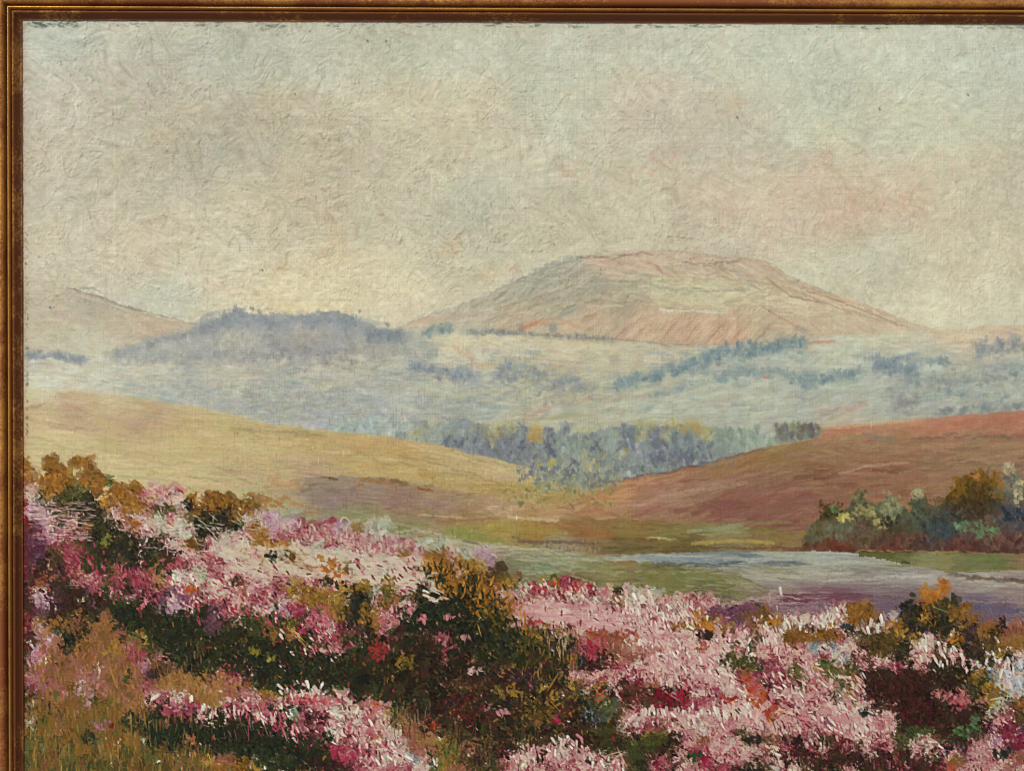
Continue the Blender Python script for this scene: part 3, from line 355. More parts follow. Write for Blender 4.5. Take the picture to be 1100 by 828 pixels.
m2 = ((YY > 592+(XX-930)*.01) & (YY < 597+np.clip(XX-930, 0, 90)*.19-np.clip(XX-1020, 0, 400)*.02) & (XX > 922)).astype(np.float32)
F = field([(940, 596, (90, 92, 34)), (980, 597, (96, 98, 40)), (1020, 604, (140, 128, 68)), (1060, 600, (112, 120, 56)), (1080, 606, (104, 116, 54)), (1100, 602, (150, 110, 70)), (1040, 612, (110, 112, 64)), (990, 606, (136, 136, 80))])
passage(m2, F, 420, (10, 24), (2, 4), .02, MEADOW, jit=7, aj=.06, h=.6, dry=.1)
S(973, 604, 12, 4, 0, (66, 74, 30), MEADOW); pl([(1020, 616), (1060, 620), (1100, 622), (1330, 624)], 4, (104, 78, 62), MEADOW, al=.7, jag=1); pl([(1040, 621), (1100, 624), (1330, 627)], 2.5, (92, 66, 62), MEADOW, al=.5, jag=1); pl([(1040, 612), (1100, 612)], 1.6, (196, 168, 118), MEADOW, al=.7)
# ------------------------------------------------------------------ 15 heather foreground, noted in ten-mark squares
TL = {}
TL[(20, 490)] = """o..o..oo............
o..oo..o............
qtoooo.ooG..........
qWtoogGGo.oto.PPPP..
rWgtgGGg.otooPtWPWo.
rllggkgggtPtooPWGWko
rlllgPPGgWPqWPtsPWGo
rmlPgPPoggWPolPsWsWg
rumlPPgngGggnPPgPsWg
ruumnmnggygggPWPWPon
ruunnmmgggggnWgqmPPP
ruqnnmmggnqmmPtqmmmP
rmqqunqmmnqmmmqtsWWs
kmWqgnmmpnmmmmmtsWWs
knlWbbgumgpmummmuqOp
knllbbngpgllnpmulupm
nnubbgoggkkkkmkullng
rrobkobokokkkkkkggnn
qqlokkoktookkgykgggy
qllllkkotqooGyggngky
glplqkkoqtopqoggngkg
glpqqqqqqymmmnnpgggk
gPtqnqpqWtympPqnqgkk
qpqmtoqplqoGnubnttoo
gplmqolpqqtGqmqttoto
gnqnpolqnqttqpWpWWtt
ntnnqoplnotqPWPmmWmt
tgonnopnnooqgnqpmmmW
osgoqnoglotgbnnnpgmp
oGootoogmoonnnkgknok
GGGogonkGtoooskkgkqk
GGGGgGooGtotGGGngnqg
GGGGGGGotooGgGGgoqqo
GGGGGGgGnoglqogogppq"""
TL[(220, 530)] = """ooo.ot..............
gogogt..............
ggkoWWll............
kgkgWoWlllpppplWtsss
kWWWPooPpppppplPPWWW
PWsWWtootWWWsppPPppp
PPWPoPtkgtosWsssWWWW
mmmPPPoPqoottosoWWWW
pmPPWWWPPWWPPoOPWWWs
PWPnPPWpPyPPPoOPyyWo
PWPpqPmPmoooyPyyoksG
mpmPPmPplWmyoyyWkgPo
uumpgWpnlmmmgyogkkoP
uumPgGqngggpmPgkgkop
uggggnnogymmpPmkPkop
ggnnggnobngkmmbnkgop
ggnmoyggkgyGgppmggom
gynnnyGggkgnmgkgbgnR
gymmpggnpgnggnggkgog
gqmmmggggGgggggyggng
qqqmognggggWWgGggnng
ttqqPPoygPPWWgWWgngg
ttpmPPqppmmPPWWPqPRP
WPWPmPpmgsmmPWsWPPPo
lWnngpPmmgpbmPpWWppW
nkgGgnPpkppmmWWmPPPW
gkgggggkppmpmgmmpPtW
gggggggggkkmpmmpmmPp
yqqoogggggkkbbrmmpPs
yooooyggggngqbbbmpPP"""
TL[(420, 580)] = """pPPsss..............
PtPmoqPssll.........
sPPtOoqPyyl.........
WWPttOOWoynn........
WWWWWkoOoynoyn...ymm
oWWgWWkOyygPyPsmmPrW
oWPggWWkgoyPPPmPPPPP
ppWgggkgkyyPPpmPPPPP
ppgpgnmpkgyykoPPPoPP
qkgpgggkkykgkknoymqP
mngngmmgPkkykkgyoWPq
mmngnrmqgkgonkgonPWu
gynnnrqrqgkkyyngnngo
yyonbnnobkkooynnmmnq
oRnnobbbPPboqumnynnP
gngggPqqnonnggmuynny
gnngnbbnyoynnuynyono
gGnGnbrnogPbuonyuygg
GnnGnbrqqrnPgnooouRo
gtnqRbnqrrnnnnonnmoo
Wqqqnnnnnbbnnnnoqnnb
WWqtytonqbnqRngnngWb
WWqqgtnnqbnnbPPWPWWW
WWBPgtonnbngmPWPpPWp
mpPWGtqqnngnpPmPpmPp"""
TL[(620, 630)] = """PmPPgWsWs...........
WWWWqWWWPWWPPPP.....
pPPmPPWpWPWPPPuuuuuo
PPPPPpWPpPPPPyoPuuuo
pPPPqPPPPmPoyPOoyPPo
mqqqnWPPPppPPkkPmmPn
mmqqqqPWPpPPWoRPPPgP
mmbqqqqpPWPPPPPWgGgP
kbbPmpWPPpWmPmPWPGGg
PPPPmPppPpPPWPPWWmRm
qPoWPmrqqPPmmmPWWrRp
gnRkPnngqqmmWmmmPWOR
ogGGnnmGmnmmmmpmRPWR
oBgGnPPWWPPPPWPPWWWP
gBBgnWWmmPPWPWWPPPPp
ngnnnPPqqnPPWWPPPnPP
nonnngyyggnPPqPPWPgn
WWngnGGgqqmPmmPPPPWP
PPPnPngbmmmPgmmPPPPb
PpPWPnggmmbPPmmmmbkk"""
TL[(820, 630)] = """.................O.O
.................OOO
.......WWooo...k.Ogg
oyWWWPWWWooo.W.ggykg
WoWoWWoWPkWWWoygkulg
WWoooonoPWgWgyokyWWW
PPPPPBWBWPnmnygkWWgW
PmPPPPmWBPPPPWknPPnn
mpPGPPGGPGpPPPmPPPkk
mmpGPPyGGoPbnbbbbnbn
bmmPnPPPGPqbpnbbbgbp
mWPWPPpPWyPPqqnbbbmm
WrmWPmPPgyWWWPbbbnbg
ROPmmPmPmPWkWPPnbbbg
OPPmmmuqPWWWpPgkbbgb
qqPPmnmmPPPmPPngGGgb
nqmnPPgnrmnmPPgGWWqG
qPmrPmPnrPnmmmnnPWWP
pWPpmPPnkPkgmmmbmbnP
nWPWnngknPkgnbmpbbmm"""
TL[(1020, 640)] = """g.......
oo......
yoo.....
lyuoobqq
oouobott
PPbbooto
PPuWgykW
nkWWkWWB
noyoBWWW
kgngyWlB
mmgoygsW
mpnPysno
npngsPmn
nbgPpPmn
Gnunummu
gkPPWlmm
PuPppPkm
oqPPpPPq
RPpPPPqp"""
# pigments mixed for each note: first = most used
PAL = {
 'W': [(200, 190, 172)]*3+[(190, 166, 152)]*2+[(188, 136, 132), (166, 168, 152), (120, 84, 78), (150, 84, 92)],
 'P': [(192, 154, 143)]*4+[(202, 180, 164)]*3+[(176, 108, 114)]*4+[(144, 52, 70)]*2+[(98, 48, 44)],
 'p': [(170, 96, 104)]*4+[(188, 140, 136)]*2+[(136, 54, 68)]*2+[(198, 172, 160), (84, 40, 40), (100, 60, 50)],
 'm': [(140, 50, 66)]*4+[(160, 82, 92)]*2+[(104, 32, 44)]*2+[(184, 130, 126), (64, 34, 32)],
 'r': [(112, 34, 40)]*4+[(80, 24, 26), (150, 46, 56)],
 'k': [(32, 30, 20)]*4+[(24, 32, 24), (50, 44, 26), (58, 36, 26)],
 'g': [(46, 46, 24)]*4+[(34, 40, 26), (66, 60, 30), (80, 72, 34), (54, 34, 24)],
 'G': [(88, 86, 42)]*4+[(66, 72, 36), (112, 104, 56), (60, 56, 28)],
 's': [(164, 168, 144)]*4+[(184, 184, 164), (130, 140, 112), (196, 176, 160)],
 'o': [(128, 84, 28)]*4+[(104, 68, 26), (150, 102, 38), (84, 54, 24)],
 'O': [(184, 112, 32)]*4+[(160, 88, 30), (150, 102, 34)],
 'y': [(150, 118, 42)]*4+[(172, 140, 54), (110, 88, 34), (92, 64, 28)],
 'n': [(84, 56, 34)]*4+[(64, 40, 28), (108, 72, 44), (58, 50, 28)],
 'u': [(100, 60, 80)]*4+[(82, 48, 66), (128, 84, 100)],
 'b': [(58, 28, 26)]*5+[(40, 24, 20), (80, 34, 34), (44, 36, 24)],
 'l': [(168, 132, 148)]*3+[(188, 160, 164), (142, 100, 122), (204, 180, 174)],
 't': [(140, 100, 50)]*4+[(158, 116, 58), (116, 82, 42)],
 'R': [(174, 72, 44)]*4+[(150, 54, 44), (184, 92, 52)],
 'B': [(110, 132, 140)]*3+[(84, 104, 116), (160, 176, 172)],
 'q': [(130, 76, 58)]*4+[(148, 92, 72), (108, 62, 46), (150, 100, 62)]}
MAP = {}
for (bx, by), txt in TL.items():
    for r, row in enumerate(txt.split('\n')):
        for c_, ch in enumerate(row[:20]):
            MAP[(bx//10+c_, by//10+r)] = ch
def note(x, y):
    if x < 20: x = 40-x
    if x >= 1100: x = 2199-x
    if y >= 828: y = 1655-y
    return MAP.get((int(x//10), int(y//10)), '.')
KIND = {}
for ch in 'WPpmrlu': KIND[ch] = HEATH
for ch in 'qtR': KIND[ch] = EARTH
for ch in 'kgGonyObsB': KIND[ch] = UNDER
BUSH = {  # depicted bushes: id -> ellipses
 20: [(60, 545, 62, 62)], 21: [(215, 555, 42, 32)], 22: [(520, 660, 110, 64)], 23: [(1010, 665, 52, 48)], 24: [(372, 645, 44, 36)], 25: [(905, 678, 56, 26)], 26: [(148, 548, 36, 40)], 27: [(650, 762, 36, 22)]}
BUSHOF = {}
def kind(ch, x, y):
    k = KIND.get(ch, HEATH)
    if k == UNDER:
        for b, es in BUSH.items():
            for (ex, ey, rx, ry) in es:
                if ((x-ex)/rx)**2+((y-ey)/ry)**2 < 1: return b
        if x < 240 and y > 765 and ch in 'Goysnt': return GRASS
    return k
def lay(step, L, W, sp, deg, aj, al, dry, h, jp, bend=.25, sel=None, ymax=PH, per=1, wet=.1, bright=0):
    y = 488.
    while y < ymax:
        x = 20.
        while x < PW:
            for _ in range(per):
                px = x+random.uniform(-sp, sp); py = y+random.uniform(-sp, sp)
                ch = note(px+random.gauss(0, jp), py+random.gauss(0, jp))
                if ch != '.' and (sel is None or ch in sel):
                    pal = PAL[ch]; col = np.array(random.choice(pal), np.float32)+rng.normal(0, 7)+rng.normal(0, 4, 3)+bright
                    d = deg(px, py) if callable(deg) else deg
                    stroke(px, py, rng.uniform(*L), rng.uniform(*W), math.radians(d+random.gauss(0, aj)), col, al*random.uniform(.7, 1.05), random.gauss(0, bend), kind(ch, px, py), h, dry, 12, wet)
            x += step
        y += step
def gang(x, y):
    if x < 260 and y > 690: return 90
    if x > 640 and y > 690: return 60
    if y < 640: return 35
    return 75
lay(7, (10, 18), (6, 10), 4, gang, 30, .95, 0, .5, 2.0)
lay(5, (6, 13), (3, 6), 3, gang, 32, .92, .1, .7, 2.0)
lay(4, (3.5, 9), (1.8, 3.6), 2.5, gang, 36, .9, .12, .9, 2.6)
lay(9, (6, 13), (1.2, 2.2), 3, gang, 30, .7, .2, .9, 2.5)
lay(10, (4, 9), (2, 3.6), 4, gang, 40, .8, .1, 1.2, 2.0, sel='WPp', bright=3)
# the connected dark masses of gorse and undergrowth
DK = [(34, 34, 20), (42, 42, 24), (28, 32, 24), (52, 40, 24), (46, 30, 22), (60, 56, 28)]
DR = [(50, 28, 22), (64, 32, 28), (40, 26, 20), (78, 36, 32), (70, 48, 26)]
def massed(pts, w, n, cols, oid=None, L=(6, 14), W=(3, 7), d=70, aj=40):
    for i in range(n):
        k = random.random()*(len(pts)-1); j = int(k); t = k-j; r = random.gauss(0, .45)*w
        S(pts[j][0]+(pts[j+1][0]-pts[j][0])*t+random.gauss(0, 5), pts[j][1]+(pts[j+1][1]-pts[j][1])*t+r, random.uniform(*L), random.uniform(*W), d+random.gauss(0, aj), np.array(random.choice(cols))+rng.normal(0, 5), oid or UNDER, al=.9, h=.7, wet=.08, dry=.08, bend=random.gauss(0, .3))
massed([(85, 540), (120, 575), (140, 600), (190, 598)], 20, 130, DK, 20)
massed([(120, 655), (170, 668), (215, 690), (270, 690), (320, 705), (380, 715), (430, 705)], 34, 620, DK)
massed([(230, 700), (300, 725), (380, 730), (440, 745)], 20, 240, DK)
massed([(450, 650), (490, 665), (530, 690), (570, 705), (610, 700)], 40, 420, DK, 22)
massed([(462, 622), (490, 632), (520, 648), (548, 668)], 18, 170, DK, 22)
massed([(420, 690), (470, 715), (520, 745), (580, 745), (640, 775)], 44, 560, DR+DK[:3])
massed([(400, 700), (440, 735), (470, 760), (530, 785), (590, 790)], 30, 330, DR+DK)
massed([(150, 775), (200, 785), (260, 785), (310, 800), (350, 810)], 24, 420, DK)
massed([(380, 640), (385, 665)], 14, 50, DK, 24); massed([(980, 660), (1010, 672), (1040, 690), (1065, 712)], 18, 130, DK+[(88, 66, 30)], 23)
massed([(930, 735), (980, 740), (1030, 730)], 26, 240, DR); massed([(970, 760), (1020, 770), (1060, 775)], 26, 200, DR+[(60, 22, 26)])
massed([(840, 812), (900, 812), (950, 820), (1010, 822)], 16, 150, DR+[(90, 30, 40)]); massed([(620, 790), (680, 798), (730, 800)], 16, 150, DR+[(60, 60, 28), (84, 60, 34)])
massed([(665, 745), (700, 745), (735, 752)], 14, 90, DR+[(90, 30, 40)]); massed([(930, 685), (960, 690)], 14, 60, [(84, 66, 30), (60, 50, 28)], 25)
massed([(36, 600), (60, 640), (110, 650)], 18, 110, DR+[(84, 50, 60)]); massed([(30, 560), (34, 620), (32, 700)], 8, 60, [(90, 34, 48), (70, 44, 34)], HEATH)
# ochre, earth and grass of the lower left, brushed upright
massed([(40, 720), (110, 700), (150, 740)], 50, 300, [(132, 88, 46), (116, 78, 40), (140, 92, 62), (104, 76, 38), (150, 100, 50), (140, 84, 72)], EARTH, (8, 18), (3, 6), 90, 10)
massed([(40, 770), (120, 770), (150, 810)], 30, 220, [(128, 94, 36), (104, 84, 34), (90, 84, 36), (120, 80, 34)], EARTH, (8, 20), (2.5, 5), 90, 8)
massed([(34, 825), (130, 825), (220, 835)], 34, 420, [(80, 78, 34), (66, 66, 32), (104, 88, 36), (130, 98, 38), (72, 60, 30), (116, 72, 40)], GRASS, (10, 26), (2.5, 5), 90, 7)
massed([(34, 900), (130, 890), (220, 900)], 60, 420, [(80, 78, 34), (66, 66, 32), (104, 88, 36), (130, 98, 38), (72, 60, 30), (116, 72, 40)], GRASS, (10, 26), (2.5, 5), 90, 7)
# soft pale drifts
massed([(560, 655), (640, 668), (720, 690), (800, 690)], 20, 200, [(196, 156, 148), (204, 176, 164), (186, 136, 136), (206, 190, 174)], HEATH, (8, 18), (3, 6), 40, 30)
massed([(700, 720), (760, 720), (820, 770), (900, 765), (940, 785)], 26, 260, [(196, 158, 148), (204, 182, 166), (184, 130, 132)], HEATH, (8, 18), (2.5, 5), 50, 18)
def take(A, dx, dy):
    yi = np.clip(np.rint(YY+dy), 0, PH-1).astype(int); xi = np.clip(np.rint(XX+dx), 0, PW-1).astype(int); return A[yi, xi]
def soften(A, r):
    out = A
    for _ in range(2):
        p = np.pad(out, ((r, r), (r, r), (0, 0)), mode='edge'); o = 0
        for k in range(2*r+1): o = o+p[k:k+PH, r:r+PW]
        p = np.pad(o/(2*r+1), ((0, 0), (r, r), (0, 0)), mode='edge'); o = 0
        for k in range(2*r+1): o = o+p[:, k:k+PW]
        out = o/(2*r+1)
    return out.astype(np.float32)
# the brush drags wet edges about: ragged borders, broken colour
fg = np.clip((YY-line([(0, 490), (240, 525), (480, 600), (700, 625), (1000, 640), (1330, 650)])[None, :])/14, 0, 1)
amp = .55+fg*1.2
wx = (noise(4)-.5)*2*amp+(noise(9)-.5)*2*amp; wy = (noise(4)-.5)*2*amp+(noise(9)-.5)*2*amp
C[:] = take(C, wx, wy); ID[:] = take(ID, wx, wy); HT[:] = take(HT, wx*.7, wy*.7)
for sx, sy, th in ((4, -3, .66), (-3, 4, .68), (6, 2, .72)):
    g = (noise(3.2, 2.2)+noise(14)*.5)/1.5; k = np.clip((g-th+.06)*14, 0, .85)*(.12+.42*fg)
    C[:] = C*(1-k[..., None])+take(C, sx+rng.normal(0, 1), sy+rng.normal(0, 1))*k[..., None]
sm = soften(C, 2); far = np.clip((YY-335)/10, 0, 1)*np.clip((500-YY)/30, 0, 1)*.4
C[:] = C*(1-far[..., None])+sm*far[..., None]
# ------------------------------------------------------------------ accents placed by hand
def dab(x, y, L, W, d, col, oid=HEATH, **k): S(x, y, L, W, d, col, oid, **dict(dict(al=.95, h=1.2, wet=.03), **k))
wh = (214, 210, 194)
for x, y, L, d in [(672, 634, 13, 70), (680, 640, 12, 60), (697, 638, 10, 80), (690, 642, 9, 50), (718, 652, 10, 40), (905, 655, 14, 60), (896, 660, 10, 80), (935, 668, 14, 92), (948, 664, 12, 85), (930, 676, 12, 80), (945, 672, 14, 88), (993, 688, 14, 90), (1002, 690, 12, 85), (1010, 692, 10, 70), (1022, 680, 12, 100), (1088, 722, 22, 80), (1094, 712, 14, 70), (1075, 722, 14, 90), (470, 634, 16, 25), (478, 640, 14, 30), (465, 642, 12, 10), (458, 636, 10, 5), (332, 735, 12, 80), (340, 738, 10, 60), (346, 735, 9, 110), (366, 745, 12, 60), (374, 752, 12, 40), (384, 762, 14, 100), (362, 768, 14, 10), (355, 786, 12, 50), (425, 795, 12, 60), (432, 806, 14, 50), (440, 812, 14, 40), (398, 776, 10, 60), (166, 748, 16, -35), (205, 750, 10, 90), (218, 760, 10, 100), (186, 622, 12, 92), (193, 622, 12, 90), (205, 620, 12, 80), (212, 626, 9, 80), (680, 768, 16, -25), (692, 766, 12, 80), (700, 764, 12, 85), (712, 764, 10, 70), (745, 772, 14, 80), (770, 762, 14, 75), (778, 766, 12, 70), (785, 728, 14, 60), (778, 724, 12, 40), (796, 742, 12, 40), (802, 750, 12, 50), (688, 690, 10, 60), (676, 690, 9, 80), (692, 688, 8, 40), (833, 814, 8, 60), (835, 811, 8, 10), (282, 772, 14, 70), (277, 768, 12, 75), (228, 768, 12, 90), (1000, 795, 14, 20), (1010, 800, 12, 40), (466, 818, 12, 90), (604, 796, 10, 95), (905, 760, 14, 50), (930, 745, 12, 60)]:
    for q in range(2): dab(x+random.gauss(0, 1.5), y+random.gauss(0, 1.5), L*.85, random.uniform(2.2, 4), d+random.gauss(0, 10), np.array(random.choice([wh, wh, (206, 186, 170), (196, 160, 152)]))+rng.normal(0, 8))
for i in range(110):   # upright white and pink flower tips along the crests
    for (ax, ay, bx, by) in [(630, 645, 760, 660)]:
        x = random.uniform(ax, bx); t = (x-ax)/(bx-ax); dab(x, ay+(by-ay)*t+random.gauss(4, 7), random.uniform(5, 10), random.uniform(2, 3.6), random.gauss(75, 18), random.choice([wh, (206, 176, 168), (214, 196, 184)]))
def crest(pts, n, sp, cols, L=(5, 11), W=(2, 3.6), d=75, oid=HEATH):
    for i in range(n):
        k = random.random()*(len(pts)-1); j = int(k); t = k-j
        dab(pts[j][0]+(pts[j+1][0]-pts[j][0])*t, pts[j][1]+(pts[j+1][1]-pts[j][1])*t+random.gauss(0, sp), random.uniform(*L), random.uniform(*W), d+random.gauss(0, 20), np.array(random.choice(cols))+rng.normal(0, 6), oid)
wp = [wh, (208, 180, 170), (200, 150, 146)]
crest([(690, 768), (740, 764), (800, 762), (820, 780)], 70, 5, wp); crest([(548, 818), (580, 808), (620, 806), (670, 818)], 90, 7, wp+[(184, 120, 124)]); crest([(840, 672), (880, 668), (905, 662)], 50, 5, [wh, (196, 190, 172)]); crest([(820, 680), (840, 690)], 30, 6, wp)
crest([(700, 712), (740, 702), (790, 730)], 80, 12, wp, d=65); crest([(820, 740), (860, 732), (900, 720), (930, 745)], 120, 14, wp, d=45, W=(1.6, 3)); crest([(850, 770), (900, 775), (940, 780)], 60, 10, wp+[(196, 110, 120)], d=45)
crest([(300, 745), (340, 760), (390, 790), (430, 815)], 90, 12, wp+[(184, 80, 94)], d=60); crest([(240, 755), (290, 770), (320, 790)], 60, 6, [(188, 90, 108), (206, 170, 164), (160, 56, 80)], d=75)
crest([(230, 640), (280, 655), (330, 690), (365, 690)], 110, 10, [(178, 74, 92), (200, 130, 132), (208, 176, 166), (150, 44, 64)], d=50); crest([(180, 620), (215, 655)], 50, 9, [(178, 74, 92), (208, 176, 166)], d=60)
crest([(560, 635), (600, 628), (640, 632)], 60, 4, [(150, 34, 44), (178, 60, 66), (206, 180, 168)], L=(3, 7), W=(2, 3.5)); crest([(60, 590), (120, 620), (170, 625)], 60, 14, [(158, 50, 70), (130, 36, 56), (170, 80, 90)], d=80)
crest([(1055, 700), (1080, 715), (1098, 730)], 44, 10, [(200, 202, 196), (170, 182, 192), (214, 208, 200)]); crest([(985, 700), (1040, 712)], 40, 8, wp)
crest([(840, 655), (760, 700)], 30, 10, [(206, 160, 160), wh])
# smooth pink drifts in the middle
for i in range(90):
    x = random.uniform(552, 680); y = 648+random.uniform(0, 26)+max(0, (x-640))*.15
    S(x, y, random.uniform(14, 34), random.uniform(3, 5), 3+random.gauss(0, 5), random.choice([(196, 146, 146), (180, 112, 122), (204, 172, 164), (194, 152, 148)]), HEATH, al=.45, h=.8, dry=.15)
# pale drift in front of the meadow
for i in range(340):
    x = random.uniform(240, 470); y = np.interp(x, [240, 300, 470], [590, 590, 608])+random.uniform(-6, 26)
    S(x, y, random.uniform(8, 20), random.uniform(3, 6), 15+random.gauss(0, 20), random.choice([(196, 188, 160), (204, 186, 168), (206, 178, 164), (188, 184, 156), (198, 192, 170)]), HEATH, al=.55, h=.7, dry=.2)
for i in range(90):
    x = random.uniform(300, 440); y = 565+(x-300)*.16+random.uniform(-7, 7); S(x, y, random.uniform(5, 10), 3, 90+random.gauss(0, 20), random.choice([(176, 122, 122), (190, 148, 144), (164, 108, 112), (200, 180, 164), (186, 180, 150)]), HEATH, al=.75, dry=.15)
for i in range(2300):
    x = random.uniform(560, 1320) if i % 3 else random.uniform(170, 460); y = random.uniform(650, 955) if i % 3 else random.uniform(600, 820)
    if note(x, y) in 'PpWm': S(x, y, random.uniform(3, 9), random.uniform(1.4, 3), gang(x, y)+random.gauss(0, 25), random.choice([(136, 36, 60), (104, 34, 46), (166, 66, 84), (70, 40, 34), (150, 84, 84), (64, 30, 34), (176, 110, 112)]), HEATH, al=.85, h=.8, wet=.05, dry=.1)
for i in range(700):
    x = random.uniform(180, 660); y = random.uniform(655, 815)
    if note(x, y) in 'kgGnbro': S(x, y, random.uniform(3, 8), random.uniform(1.5, 3.4), 70+random.gauss(0, 40), random.choice([(120, 84, 32), (140, 44, 50), (92, 70, 34), (84, 36, 34), (148, 108, 38), (66, 70, 34), (104, 60, 36), (24, 24, 18), (30, 22, 20)]), UNDER, al=.85, h=.8, wet=.05, dry=.1, bend=random.gauss(0, .4))
OR = [(176, 110, 30), (150, 92, 26), (128, 80, 26), (164, 118, 40)]; DG = [(34, 36, 24), (26, 32, 26), (48, 48, 26), (40, 44, 36)]
def clump(x, y, rx, ry, n, cols, oid, L=(3, 9), W=(1.6, 4.2), d=70, aj=50, al=.92, h=.8):
    for i in range(int(n*1.5)):
        a = random.random()*6.28; r = random.random()**.6*1.12
        S(x+rx*r*math.cos(a), y+ry*r*math.sin(a), random.uniform(*L), random.uniform(*W), d+random.gauss(0, aj), np.array(random.choice(cols))*random.uniform(.78, 1.08)+rng.normal(0, 6), oid, al=al*random.uniform(.5, 1), h=h, wet=.12, dry=.12, bend=random.gauss(0, .5))
